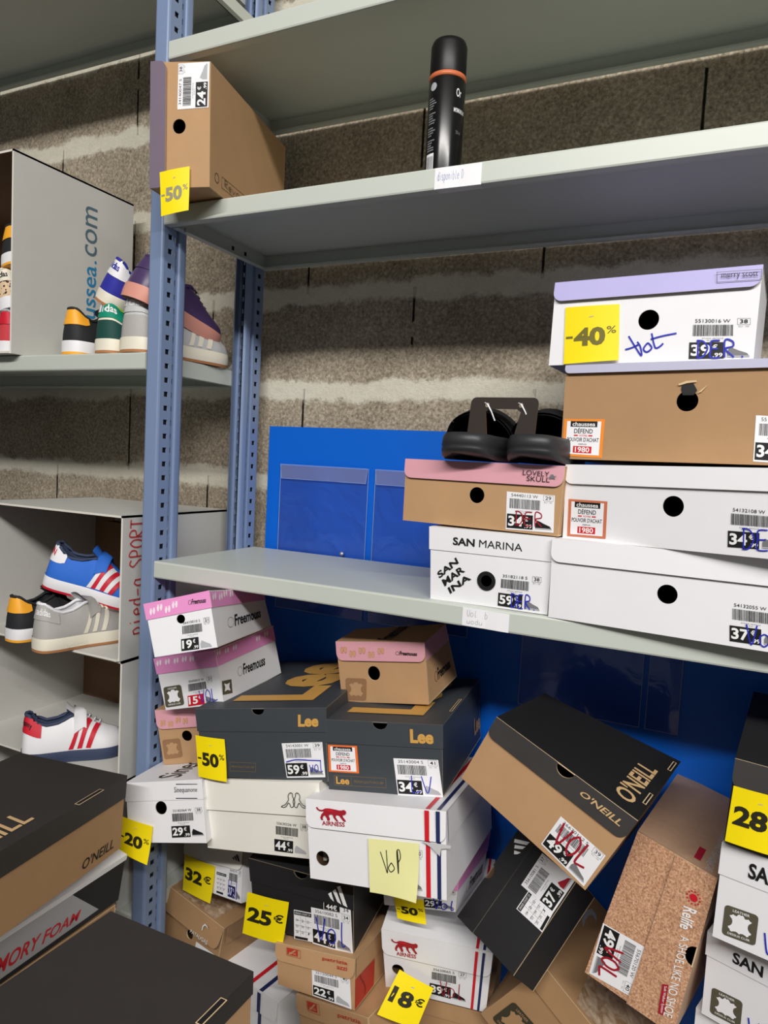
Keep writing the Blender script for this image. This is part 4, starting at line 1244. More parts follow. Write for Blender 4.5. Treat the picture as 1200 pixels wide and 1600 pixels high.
b.defend(b.q('chau')[1], mat('amber_print', (238, 140, 44), 0.5))
(hu, hw), hr = radius_uv(b, 'brownC')
b.part('torn_card', 'F', [[hu - .045, hw + .20], [hu + .045, hw + .20], [hu + .045, hw - .02], [hu - .045, hw - .02]],
       lambda s: (s.poly([(.10, .86), (.42, .98), (.82, 1.0), (.85, .93), (.45, .88), (.12, .78)], EDGE, .002), s.poly([(.88, .42), (1.1, .62), (1.3, .80), (1.05, .48)], EDGE, .002),
                  s.poly([(.22, .78), (.7, .88), (.88, .56), (.75, .35), (.3, .35), (.22, .6)], INK, .0006)))
b = Carton('merry')
b.build('shoe_box', 'white shoe box with lilac flap lid and yellow tag, topmost of the right stack', 'shoe box', WHITE, LILAC, G3, hole=radius_uv(b, 'merry'), edge=WEDGE, lean=.004, inner=KRAFTIN)
f, q = b.q('frame')
b.part('printed_lettering', f, q, lambda s: s.frame(0, 0, 1, 1, .0008, GREYINK))
b.words([('text', 'merry scott', INK)])
b.price('55130016 W', '38', '39', '99', ('DER.', (.12, .06, .96, .46)), BLUEPEN, sw=.0022, plate=False)
b.tag(('%', '40'), ink=mat('olive_tag_ink', (112, 104, 34), .5), base=.002, curl=.003)
b.part('handwriting', *b.q('vol'), lambda s: [s.stroke(curve_pts(p), .0022, BLUEPEN) for p in (
    [(.0, .28), (.13, .36), (.27, .50)], [(.07, .86), (.20, .4), (.32, .02), (.30, .4), (.24, .62)], [(.42, .52), (.36, .3), (.43, .18), (.52, .35), (.46, .55), (.42, .52)],
    [(.52, .98), (.56, .55), (.60, .35), (.68, .42), (.74, .55)], [(.5, .72), (.72, .86), (.99, .98)])])

b = Carton('sidebox')
MAUVE = mat('mauve_card', (118, 104, 122), 0.55, 'card', amount=0.04)
# lid flap hangs on the left long edge: turn the corner data so that the lid side is the local top
_c = b.c
order = []
for u in (0, 1):
    for v in (0, 1):
        for w in (0, 1):
            # new (u, v, w) -> old (1 - w, v, u)
            order.append(_c[(1 - w) * 4 + v * 2 + u])
b2 = Carton(None, order, 0.28, (b.H, b.D, b.W))
b2.key = 'sidebox'
b2.build('shoe_box', 'kraft shoe box with mauve lid, on its side on the upper shelf beside the post', 'shoe box', KRAFT, MAUVE, None, hole=((.492, .512), .0112), lean=.003, top_m=MAUVE)
rot_q = lambda q: [[p[1], 1 - p[0]] for p in q]
_q = b.q('label')[1]
b2.price('34140047 S', '38', '24', '99', q=rot_q(_q), shoe=LIGHTGREY)
b2.tag(('%', '50'), q=[[p[1], 1 - p[0]] for p in b.q('tag')[1]], ink=mat('grey_tag_ink', (150, 146, 120), .5), base=.005, curl=.004)
# right face of the photo is the underside (w = 0) of the turned box
mbm = MB()
fnm = lambda x, y, off: b2.M(.06 + .12 * y, .04 + .42 * x, -(.0006 + off) / b2.H)
sm = Sheet(mbm, fnm, .42 * b2.D, .12 * b2.W)
sm.frame(.22, 0.1, 1, .9, .0008, KHAKI)
sm.disc(.09, .5, .008, KHAKI, r2=.0066)
handwrite(sm, 'Revors', .28, .3, .95, .8, KHAKI, .0012)
mbm.build('printed_lettering', b2.root)

# ------------------------------------------------------------------ pile under the middle shelf
b = Carton('lee1')
b.build('shoe_box', 'slate black shoe box with ochre lettering and a yellow minus 50 tag', 'shoe box', SLATE, SLATE, GP, full=True, lidedge=mat('slate_cut_edge', (112, 112, 108), .7), notch=notch_uv(b, 'lee1'))
f, q = b.q('big')
b.words([(('T', [[.20, .12], [.20, .92], [.85, .92], [.85, .12]]), 'Lee', GOLD, .04)], 'large_lettering')
b.words([('text', 'Lee', GOLD, .045)])
f, q = b.q('strip')
b.part('printed_strip', f, q, lambda s: (s.frame(0, 0, 1, 1, .0005, DIMGOLD), s.text('PREMIUM QUALITY SINCE 1889', .06, .36, .94, .62, DIMGOLD)))
b.price('54143001 W', '39', '59', '99', ('vol', (.62, .16, .98, .50)), BLUEPEN, sw=.0014)
b.part('handwriting', *b.q('label'), lambda s: s.stroke(curve_pts([(.05, .46), (.3, .52), (.6, .50), (.92, .48)]), .0018, BLUEPEN, .001))
b.tag(('%', '50'))

b = Carton('lee2')
b.build('shoe_box', 'slate black shoe box with ochre lettering and orange-bordered sticker, under the kraft pink box', 'shoe box', SLATE, SLATE, GP, full=True, lidedge=mat('slate_cut_edge', (112, 112, 108), .7), notch=notch_uv(b, 'lee2'), slots=[('R', .985, .24, .50)])
b.words([(('T', [[.12, .14], [.12, .92], [.80, .92], [.80, .14]]), 'Lee', GOLD, .04)], 'large_lettering')
b.words([('text', 'Lee', GOLD, .045), ('t2', 'Lee', GOLD, .03), ('t3', 'PREMIUM QUALITY SINCE 1889', DIMGOLD), (('R', [[.80, .46], [.97, .46], [.97, .18], [.80, .18]]), 'Lee', GOLD, .03)])
f, q = b.q('strip')
b.part('printed_strip', f, q, lambda s: (s.frame(0, 0, 1, 1, .0005, DIMGOLD), s.rect(.33, 0, .335, 1, DIMGOLD)))
b.price('35143004 S', '41', '34', '99', ('LV', (.30, .10, .82, .55)), BLUEPEN, shoe=LIGHTGREY)
b.defend([[.02, .640], [.28, .645], [.286, .257], [.012, .254]])


def mouse_words(b, k, f, m):
    q = b.q(k)[1] if isinstance(k, str) else k
    mb = MB()
    s = b.sheet(mb, f, q)
    s.text('Freemouss', .20, .04, 1, .96, m, 0, .028, .1)
    n = [(.10 + .08 * math.cos(a), .45 + .38 * math.sin(a)) for a in [k_ * math.pi / 8 for k_ in range(17)]]
    s.stroke(n, max(.0005, .03 * s.h), m, 0)
    mb.build('printed_lettering', b.root)


b = Carton('fmK')
b.build('shoe_box', 'kraft childrens shoe box with pink flap, sitting on top of the right slate box', 'shoe box', KRAFT, DUSTY, GK, hole=radius_uv(b, 'fmK'), top_m=KRAFT)
b.feet('foot', FOOTK)
mouse_words(b, 'text', 'F', INK)
b.leather(b.q('leather')[1], BROWNMARK, KRAFT, txt=False)
mouse_words(b, [[.25, .45], [.85, .42], [.85, .24], [.25, .22]], 'R', INK)
b.part('pink_band', 'R', [[0, 1], [1, 1], [1, b.wl], [0, b.wl]], lambda s: s.rect(0, 0, 1, 1, DUSTY))
b.words([(('T', [[.45, .1], [.45, .95], [.62, .95], [.62, .1]]), 'Freemouss', INK, .02)])

b = Carton('fm3')
b.build('shoe_box', 'kraft childrens shoe box with pink band, lowest of the leaning stack beside the blue post', 'shoe box', KRAFT, DUSTY, GK, hole=radius_uv(b, 'fm3'), top_m=KRAFT)
b.feet('foot', FOOTK)
b.leather(b.q('leather')[1], BROWNMARK, KRAFT, txt=False)

b = Carton('fm2')
b.build('shoe_box', 'white childrens shoe box with pink lid and red price, middle of the leaning stack', 'shoe box', WHITE, PINK, GK, full=True, edge=WEDGE)
b.feet('foot', FOOTW)
b.price('55430010 W', '21', '15', None, ('VOL', (.42, .10, 1.02, .55)), BLUEPEN, red=True, sw=.0014, plate=False)
b.leather(b.q('leather')[1], KHAKI, PAPER)
b.part('leather_mark', 'R', b.q('leather', 1)[1], lambda s: (s.rect(0, 0, 1, 1, KHAKI), s.poly([(.2, .2), (.5, .3), (.8, .2), (.7, .5), (.8, .8), (.5, .7), (.2, .8), (.3, .5)], PAPER, .0002)))
mouse_words(b, [[.28, .55], [.76, .52], [.74, .30], [.26, .33]], 'R', INK)

b = Carton('fm1')
b.build('shoe_box', 'white childrens shoe box with pink lid, topmost of the leaning stack under the shelf', 'shoe box', WHITE, PINK, GK, full=True, edge=WEDGE, hole=((.51, .60), .0068))
b.feet('foot', FOOTW)
mouse_words(b, 'text', 'F', INK)
mouse_words(b, [[.20, .50], [.84, .52], [.82, .28], [.18, .25]], 'R', INK)
b.price('36410010 S', '21', '19', '99', plate=False, shoe=LIGHTGREY)

b = Carton('sineq')
b.build('shoe_box', 'white shoe box with framed narrow black lettering and a yellow tag, beside the post', 'shoe box', WHITE, WHITE, GP, full=True, edge=WEDGE, hole=radius_uv(b, 'sineq'))
b.words([('text', 'Sinequanone', INK, .0), (('T', [[.35, .05], [.35, .85], [.75, .85], [.75, .05]]), 'Sinequanone', INK)])
mb = MB()
for k in ('line1', 'line2'):
    f, q = b.q(k)
    b.sheet(mb, f, q).rect(0, 0, 1, 1, INK)
mb.build('printed_rule', b.root)
b.price('55182064 W', '38', '29', '99', plate=False, shoe=INK)
b.tag(('%', '20'), curl=.008)

b = Carton('kappa')
b.build('shoe_box', 'cream white shoe box with an outlined back-to-back figures emblem, under the left slate box', 'shoe box', CREAM, CREAM, GP, edge=WEDGE, lean=.003)
f, q = b.q('logo')


def emblem(s):
    fig = [(.0, .03), (.06, .12), (.15, .18), (.24, .38), (.29, .55), (.27, .72), (.30, .90), (.37, 1.0), (.44, .93), (.44, .78), (.48, .62), (.53, .45), (.51, .2), (.45, .03),
           (.38, .03), (.34, .22), (.28, .30), (.21, .10), (.12, .0), (.0, .03)]
    for pts in (fig, [(1.0 - x, y) for x, y in fig]):
        s.stroke(curve_pts(pts, 4), .0011, INK)


b.part('printed_emblem', f, q, emblem)
b.price('55630226 W', '38', '44', '99', plate=False, shoe=LIGHTGREY)

b = Carton('air1')
b.build('shoe_box', 'white shoe box with red panther emblem, tricolour stripes and a pale yellow note', 'shoe box', WHITE, WHITE, GP, edge=WEDGE, hole=radius_uv(b, 'air1'), lean=.003)
b.panther(b.q('logo')[1])
b.tricolour((.862, .893), (.938, .965))
b.price('35620070 S', '30', '39', '99', q=[[.60, .52], [.845, .53], [.845, .03], [.60, .02]], plate=False)
bend = lambda x, y: .012 * (1 - y) ** 3 * x ** 2
f, q = b.q('postit')


def note(s):
    n = 8
    g = [[s.fn(i / n, j / n, 0) for i in range(n + 1)] for j in range(n + 1)]
    s.mb.grid(g, POSTIT)
    for st in ([(.24, .78), (.34, .5), (.38, .42), (.36, .82)], [(.46, .60), (.40, .50), (.45, .43), (.52, .5), (.46, .60)], [(.58, .84), (.60, .6), (.60, .42), (.57, .8), (.62, .84), (.64, .7), (.58, .6)]):
        s.stroke(curve_pts(st), .0014, INK)


b.part('sticky_note', f, [[.464, .602], [.822, .613], [.815, -.02], [.465, -.029]], note, base=.005, label='pale yellow sticky note reading Vol', bend=bend)
# side skirt and torn paper at the right end of the lid
b.part('lid_skirt', 'R', [[0.004, 1], [1, 1], [1, b.wl + .02], [.02, b.wl - .02]], lambda s: s.rect(0, 0, 1, 1, WHITE, .0004), base=.002)
b.part('torn_paper', 'F', [[.84, .66], [1.04, .66], [1.04, .46], [.84, .46]], lambda s: (s.poly([(0, .95), (.35, .62), (.62, .2), (.66, .62), (.98, .72), (1, .86), (.8, .9), (.3, .9)], mat('grey_paper_scrap', (196, 196, 198), .6), .002),), base=.004)

b = Carton('adi1')
b.build('shoe_box', 'black shoe box with three white bars and a yellow 25 euro tag', 'shoe box', BLACK, BLACK, GP, full=True, notch=(.51, .0125), lidedge=mat('black_cut_edge', (120, 108, 92), .8))
b.part('printed_emblem', 'F', [[.775, .965], [.955, .965], [.955, .68], [.775, .68]], lambda s: three_bars(s, WINK))


def table(s):
    s.rect(0, 0, 1, 1, PAPER)
    s.rect(.03, .84, .97, .97, INK, .0002)
    s.text('GRAND COURT 2.0', .08, .87, .9, .94, WINK, .0003)
    for k in range(1, 4):
        s.rect(.05, .12 + k * .18, .95, .13 + k * .18, GREYINK, .0002)
    for k in (1, 2):
        s.rect(.05 + k * .3, .14, .06 + k * .3, .82, GREYINK, .0002)
    for i in range(3):
        for j in range(3):
            s.text(('34', '2', '22', '33', '34', 'US', '200', '205', 'J')[i * 3 + j], .11 + j * .3, .62 - i * .2, .24 + j * .3, .71 - i * .2, INK, .0002)
    s.rect(.05, .02, .75, .11, INK, .0002)


b.part('size_table', *b.q('table'), table)
b.part('price_label', *b.q('old'), lambda s: (s.rect(0, 0, 1, 1, PAPER), s.rect(.02, .05, .6, .9, INK, .0002), s.text('44\u20ac', .1, .15, .5, .8, WINK, .0003, .02), s.text('34', .72, .25, .92, .75, INK, .0002)))
b.price('35610082 S', '34', '44', '99', ('Vol', (.10, .16, .9, .78)), BLUEPEN, sw=.0022)
b.tag(('e', '25'))

b = Carton('kappa2')
b.build('shoe_box', 'white sports shoe box with a yellow 32 euro tag, wedged on the scuffed kraft box', 'shoe box', WHITE, CREAM, GP, edge=WEDGE)
b.part('printed_emblem', 'F', [[.86, .86], [.98, .87], [.98, .74], [.86, .73]], lambda s: three_bars(s, INK))
b.part('size_table', 'F', [[.579, .45], [.754, .45], [.75, .03], [.588, .03]], table)
b.price('54610023 W', '37', '37', '99', ('Vol', (.05, .05, .8, .6)), BLUEPEN, q=[[.78, .58], [.995, .58], [.995, .02], [.78, .02]])
b.tag(('e', '32'))

b = Carton('patau')
b.build('shoe_box', 'worn kraft shoe box with white curved emblem and shiny tape across its lid', 'shoe box', KRAFT2, KRAFT2, GP, hole=((.60, .44), .009), lean=.010)
b.words([('text', 'PATAUGAS', WINK, .0)])
f, q = b.q('logo')
b.part('printed_emblem', f, q, lambda s: s.poly([(.1, .1), (.2, .7), (.55, 1), (.95, .75), (1, .4), (.8, .7), (.5, .75), (.3, .5), (.25, .1)], WINK))
b.part('packing_tape', 'T', [[.36, .02], [.36, .98], [.86, .98], [.86, .02]], lambda s: s.rect(0, 0, 1, 1, TAPE))
b.part('price_label', 'F', [[.70, .42], [.97, .45], [.97, .05], [.70, .05]], lambda s: s.rect(0, 0, 1, 1, PAPER))
b.part('lid_skirt', 'R', [[0.03, 1], [1, 1], [1, b.wl + .06], [.05, b.wl + .03]], lambda s: s.rect(0, 0, 1, 1, KRAFT2), base=.003)

for key, lab in (('patri1', 'kraft shoe box with red square emblem and a 22 euro label'), ('patri2', 'kraft shoe box with a red square emblem, lowest in the pile at the bottom edge')):
    b = Carton(key)
    b.build('shoe_box', lab, 'shoe box', KRAFT, KRAFT, GP, lean=.004)
    first = key == 'patri1'
    u0 = .16 if first else .18
    b.part('printed_emblem', 'F', [[u0, .985], [u0 + .18, .985], [u0 + .18, .80], [u0, .80]], lambda s: (s.frame(0, 0, 1, 1, .0006, BRICK), s.rect(.05, .15, .8, .95, BRICK), s.poly([(.1, .2), (.6, .9), (.7, .85), (.25, .2)], KRAFT, .0002), s.text('pa', .2, .2, .7, .5, KRAFT, .0003)))
    b.words([(('F', [[.62, .96], [.93, .97], [.93, .88], [.62, .87]]), 'patrizia', BRICK, .01), (('F', [[.80, .865], [.925, .87], [.925, .78], [.80, .775]]), 'azzi', BRICK, .01)])
    if first:
        b.price('35120044 S', '40', '22', '99', shoe=LIGHTGREY)
        b.part('red_panel', 'R', [[.0, .60], [.36, .56], [.34, .03], [.0, .02]], lambda s: (s.rect(0, 0, 1, 1, BRICK), s.stroke(curve_pts([(.2, 1), (.5, .4), (.5, .1)]), .003, mat('dark_brick_print', (140, 36, 32), .5))))
        b.part('lid_skirt', 'R', [[0, 1], [1, 1], [1, b.wl], [0, b.wl]], lambda s: s.rect(0, 0, 1, 1, KRAFT), base=.002)
    else:
        b.price('35120051 S', '38', '24', '99', q=[[.488, .66], [.90, .66], [.90, .02], [.488, .02]])

b = Carton('air2')
b.build('shoe_box', 'white shoe box with red panther and a tilted yellow 18 euro tag', 'shoe box', WHITE, WHITE, GP, edge=WEDGE, hole=radius_uv(b, 'air2'), lean=.003)
b.panther(b.q('logo')[1])
b.tricolour((.852, .877), (.915, .938))
b.price('35620065 S', '27', '39', '99', ('Vol', (.28, .10, .90, .60)), REDPEN, plate=False, shoe=INK, sw=.0014)
b.tag(('e', '18'), q=[[.167, .459], [.495, .28], [.411, .169], [.032, .213]], base=.010, curl=.002, hang=.064)

b = Carton('air3')
b.build('shoe_box', 'white shoe box with red and navy stripes, low down between the kraft boxes', 'shoe box', WHITE, WHITE, GP, edge=WEDGE)
b.tricolour((.55, .60), (.72, .77))

b = Carton('fm4')
b.build('shoe_box', 'white childrens shoe box with pink lid, hidden behind the panther box with a yellow tag', 'shoe box', WHITE, PINK, GK, full=True, edge=WEDGE)
b.price('55430019 W', '19', '29', '99', ('Vol', (.30, .02, 1.0, .5)), BLUEPEN, q=[[.56, .50], [1.0, .50], [1.0, .03], [.56, .02]], sw=.0018, plate=False)
b.tag(('%', '50'), q=[[.157, .194], [.567, .206], [.62, -.278], [.195, -.198]])
mouse_words(b, [[.30, .42], [.90, .42], [.90, .12], [.30, .12]], 'R', INK)

b = Carton('oneill')
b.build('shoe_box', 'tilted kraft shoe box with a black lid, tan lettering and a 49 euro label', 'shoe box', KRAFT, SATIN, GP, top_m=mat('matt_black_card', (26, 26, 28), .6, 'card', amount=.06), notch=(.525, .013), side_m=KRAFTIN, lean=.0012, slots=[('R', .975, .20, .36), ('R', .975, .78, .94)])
b.words([('text', "O'NEILL", TAN, .02, .15), (('T', [[.80, .10], [.80, .68], [.93, .68], [.93, .10]]), "O'NEILL", TAN, .02, .1)])
b.price('36670112 S', '39', '49', '99', ('VOL', (.10, .32, .85, .92)), REDPEN, sw=.0028, shoe=GREYINK)

b = Carton('adi2')
b.build('shoe_box', 'black shoe box standing askew with a white 37 euro label, under the tilted kraft box', 'shoe box', BLACK, BLACK, GP, full=True, notch=(.515, .0115), lidedge=mat('black_cut_edge', (120, 108, 92), .8))
b.part('printed_emblem', 'F', [[.80, .96], [.99, .96], [.99, .76], [.80, .76]], lambda s: three_bars(s, WINK))
b.part('size_table', *b.q('table'), table)
b.price('35610081 S', '37', '37', '99', shoe=DARKRED)

b = Carton('relife')
b.build('shoe_box', 'cork-patterned shoe box standing on end with white lettering and a red sun', 'shoe box', CORK, CORK, GP, top_m=CORKTOP, lean=.0015, round_flap=False, notch=(.50, .0135), inner=KRAFTIN)
b.words([('text', 'Relife', WINK, .02, .25), ('t2', 'A SHOE LIKE NO SHOE', WINK, .004), (('L', [[.42, .92], [.98, .92], [.98, .84], [.42, .84]]), 'A SHOE LIKE NO SHOE', LIGHTGREY)])
b.part('side_panel', 'L', [[0, 1], [1, 1], [1, 0], [0, 0]], lambda s: s.rect(0, 0, 1, 1, CORKTOP), base=.0009)
b.words([(('L', [[.30, .90], [.92, .90], [.92, .82], [.30, .82]]), 'A SHOE LIKE NO SHOE', LIGHTGREY)])
b.part('red_strip', 'L', [[.80, .76], [.94, .76], [.94, .68], [.80, .68]], lambda s: s.rect(0, 0, 1, 1, DARKRED), base=.0012)
b.part('red_strip', *b.q('strip'), lambda s: (s.rect(0, 0, 1, 1, DARKRED), s.text('Soft Walker System', .06, .25, .94, .8, WINK, .0002)))


def sun(s):
    s.disc(.5, .5, .0048, REDPRICE)
    for k in range(12):
        a = k * math.pi / 6
        s.disc(.5 + .0080 * math.cos(a) / s.w, .5 + .0080 * math.sin(a) / s.h, .0011, REDPRICE, 0, 8)


u, w = b.q('sun')[1][0]
b.part('sun_print', 'F', [[u - .06, w + .1], [u + .06, w + .1], [u + .06, w - .1], [u - .06, w - .1]], sun)
b.price('55670120 W', '40', '49', '99', ('VOL', (.30, .20, .95, .62)), REDPEN, sw=.003, shoe=GREYINK)

for key, lab in (('sanR1', 'white lettered shoe box on the right edge, directly under the black tagged box'), ('sanR2', 'white lettered shoe box on the right edge, second below the black tagged box')):
    b = Carton(key)
    b.build('shoe_box', lab, 'shoe box', WHITE, WHITE, GP, full=True, edge=WEDGE)
    y1, y0 = (.90, .74) if key == 'sanR1' else (.92, .79)
    b.words([(('F', [[.173, y1], [.37, y1], [.37, y0], [.173, y0]]), 'SAN', INK, .03), (('F', [[.41, y1], [.78, y1], [.78, y0], [.41, y0]]), 'MARINA', INK)])
    q = b.q('leather')[1]
    b.leather([[.055, .38], [.262, .40], [.262, .085], [.055, .065]], KHAKI, PAPER)
    b.part('handwriting', 'F', [[.30, .26], [.55, .26], [.55, .06], [.30, .06]], lambda s: handwrite(s, 'VDL', 0, 0, 1, 1, BLUEPEN, .002))

b = Carton('blackR')
b.build('shoe_box', 'black shoe box with brushed dark flap and yellow 28 euro tag, on the right edge', 'shoe box', BLACK, SATIN, GP, top_m=BLACK, lean=.003)
b.tag(('e', '28'), q=[[.012, .70], [.33, .72], [.335, .07], [.007, .045]], base=.006)

b = Carton('kraft')
b.build('shoe_box', 'kraft shoe box tipped on its corner with an olive hide mark, at the bottom edge', 'shoe box', KRAFT2, KRAFT2, GP, lean=.002)
b.leather([[.07, .44], [.30, .47], [.30, .12], [.07, .08]], DKKHAKI, KRAFT2)
b.part('printed_emblem', 'T', [[.07, .86], [.20, .86], [.20, .62], [.07, .62]], lambda s: s.poly([(.05, .2), (.0, .65), (.3, 1), (.8, .95), (1, .7), (.6, .8), (.35, .65), (.3, .3), (.4, .0)], LIGHTGREY))
b.part('packing_tape', 'T', [[.33, .42], [.95, .52], [.95, .02], [.33, .02]], lambda s: s.rect(0, 0, 1, 1, TAPE))

# ------------------------------------------------------------------ foreground stack
b = Carton('fgA')
b.build('shoe_box', 'kraft shoe box with a brown-black lid in the left foreground, above the red-lettered box', 'shoe box', KRAFT2, BROWNBLACK, GF, full=True, lidedge=BROWNBLACK, slots=[('F', .0, .646, .819)])
b.words([(('F', [[.715, .215], [.94, .215], [.94, .085], [.715, .085]]), "O'NEILL", INK, .01, .2), (('T', [[.0, .28], [.47, .28], [.47, .10], [.0, .10]]), "O'NEILL", TAN, .015, .2)])
b = Carton('fgB')
b.hl = .11
b.wl = .89
b.build('shoe_box', 'black and silver shoe box with red lettering, squeezed between the two foreground boxes', 'shoe box', BLACK, WHITE, GF, full=True, edge=WEDGE)
b.part('silver_panel', 'F', [[.0, .88], [.66, .88], [.86, .12], [.0, .10]], lambda s: s.rect(0, 0, 1, 1, LIGHTGREY))
b.words([(('F', [[.17, .60], [.735, .42], [.735, .215], [.17, .235]]), 'MEMORY FOAM', RED, .02, .25)])
b = Carton('fgC')
b.build('shoe_box', 'kraft shoe box with a large brown-black lid, nearest to the camera at the bottom', 'shoe box', KRAFT, BROWNBLACK, GF, full=True, lidedge=BROWNBLACK, slots=[('F', .0, .744, .862)])


# ------------------------------------------------------------------ boxes below, mostly out of view, that carry the pile
def level_box(label, x, y, z, W, D, H, yaw, body, lid, group=GP, full=True, hl=.3, **kw):
    c, s_ = math.cos(yaw), math.sin(yaw)
    cs = []
    for u in (0, 1):
        for v in (0, 1):
            for w in (0, 1):
                cs.append((x + u * W * c - v * D * s_, y + u * W * s_ + v * D * c, z + w * H))
    k = Carton(None, cs, hl, (W, D, H))
    k.build('shoe_box', label, 'shoe box', body, lid, group, full=full, **kw)
    return k


k = level_box('white lettered shoe box on the right edge, lowest one seen of its stack', .935, .045, -.622, .18, .25, .117, -.30, WHITE, WHITE, edge=WEDGE)
k.words([(('F', [[.173, .92], [.37, .92], [.37, .79], [.173, .79]]), 'SAN', INK, .03), (('F', [[.41, .92], [.78, .92], [.78, .79], [.41, .79]]), 'MARINA', INK)])
level_box('white shoe box below the right edge stack', .935, .05, -.764, .18, .24, .140, -.28, WHITE, WHITE, edge=WEDGE)
level_box('white shoe box standing on the lowest shelf at right', .935, .05, -.905, .18, .24, .139, -.28, CREAM, CREAM, edge=WEDGE)
level_box('kraft shoe box under the lower panther box', 0.43, .095, -.796, .205, .20, .100, .16, KRAFT2, KRAFT2, full=False)
level_box('kraft shoe box on the lowest shelf under another kraft box', 0.43, .095, -.905, .2, .20, .107, .12, KRAFT, KRAFT, full=False)
# ------------------------------------------------------------------ open display cartons in the left bay
GREYCARD = mat('pale_grey_carton', (206, 205, 200), 0.6, 'card', amount=0.03, bump=0.08)
TEAL = mat('teal_print', (40, 134, 184), 0.5)
REDFELT = mat('red_felt_pen', (190, 66, 66), 0.5)
FLUTE = mat('flute_edge', (226, 222, 212), 0.8)


def carton(label, x0, x1, y0, y1, z0, z1, sag=0.0, back=KRAFTIN, right_in=KRAFTIN):
    root = thing('display_carton', label, 'carton', ((x0 + x1) / 2, (y0 + y1) / 2, z0), 'open display cartons')
    t = 0.004

    def slab(name, lo, hi, outer, inner, axis, inner_low):
        """a board with its own inside colour on one face"""
        mb = MB()
        p = [(x, y, z) for z in (lo[2], hi[2]) for y in (lo[1], hi[1]) for x in (lo[0], hi[0])]
        fs = {'-z': (0, 1, 3, 2), '+z': (4, 5, 7, 6), '-y': (0, 1, 5, 4), '+y': (2, 3, 7, 6), '-x': (0, 2, 6, 4), '+x': (1, 3, 7, 5)}
        innerface = ('-' if inner_low else '+') + axis
        outface = ('+' if inner_low else '-') + axis
        for k, q in fs.items():
            mb.face([p[i] for i in q], inner if k == innerface else (outer if k == outface else FLUTE))
        return mb.build(name, root)
    slab('side_panel', (x1 - t, y0, z0), (x1, y1, z1), GREYCARD, right_in, 'x', True)
    slab('side_panel', (x0, y0, z0), (x0 + t, y1, z1), GREYCARD, GREYCARD, 'x', False)
    slab('top_panel', (x0, y0, z1 - t), (x1, y1, z1), GREYCARD, KRAFTIN, 'z', True)
    slab('bottom_panel', (x0 + t, y0 - .004, z0), (x1 - t, y1, z0 + t), GREYCARD, GREYCARD, 'z', False)
    slab('back_panel', (x0 + t, y1 - t, z0 + t), (x1 - t, y1, z1 - t), GREYCARD, back, 'y', True)
    return root


def vert_text(root, x, items):
    """lettering reading upwards on the right-hand side of a carton"""
    for kind, s, ya, yb, za, zb, m in items:
        mb = MB()
        sh = Sheet(mb, lambda a, b, off: (x + .0006 + off, yb + (ya - yb) * b, za + (zb - za) * a), abs(zb - za), abs(yb - ya))
        if kind == 'print':
            sh.text(s, 0, 0, 1, 1, m, 0, .008)
        elif kind == 'thin':
            sh.text(s, 0, 0, 1, 1, m, 0, .0)
        else:
            handwrite(sh, s, 0, 0, 1, 1, m, .0030)
        mb.build('printed_lettering' if kind != 'hand' else 'handwriting', root)


ca = carton('big pale grey carton with teal lettering on its side, standing on the upper left shelf', -0.86, -0.3635, -0.02, 0.285, ZL2 + .0008, 0.762)
vert_text(ca, -0.3635, [('print', 'chaussea', .145, .182, .405, .592, TEAL), ('print', '.', .176, .182, .598, .605, TEAL), ('thin', 'com', .150, .182, .612, .715, mat('grey_teal_print', (84, 112, 124), .5))])
cb = carton('pale grey open carton with red felt-pen writing, standing on another carton', -0.47, -0.0645, -0.012, 0.292, -0.1935, 0.0765, right_in=KRAFTIN)
vert_text(cb, -0.0645, [('hand', 'pied-a SPORT', .006, .040, -.152, .070, REDFELT)])
mb = MB()
mb.box((-.40, .255, .020), (-.20, .288, .024), KRAFTIN)
mb.box((-.40, .287, .024), (-.34, .2885, .07), GREYCARD)
mb.build('inner_flap', cb)
cc = carton('pale grey open carton holding the white and red shoe, under the carton with red writing', -0.50, -0.062, -0.008, 0.292, -0.4265, -0.1945, right_in=KRAFTIN)
cd = carton('pale grey carton on the lower left shelf, lowest of its stack', -0.52, -0.062, -0.004, 0.290, -0.679, -0.4275)

# ------------------------------------------------------------------ sports shoes
HALF = [(0, 0), (.004, .055), (.025, .105), (.07, .138), (.16, .156), (.3, .155), (.45, .152), (.58, .168), (.7, .188), (.8, .186), (.88, .160), (.945, .108), (.985, .052), (1, 0)]


def lerp_tab(tab, x):
    for (a, fa), (b, fb) in zip(tab, tab[1:]):
        if x <= b:
            t = (x - a) / max(1e-9, b - a)
            t = t * t * (3 - 2 * t) if False else t
            return fa + (fb - fa) * t
    return tab[-1][1]


def frame_of(heel, toe, roll=0.0):
    X = (Vector(toe) - Vector(heel)).normalized()
    Zu = Vector((0, 0, 1))
    Y = Zu.cross(X).normalized()
    Z = X.cross(Y)
    c, s = math.cos(roll), math.sin(roll)
    return X, Y * c + Z * s, Z * c - Y * s


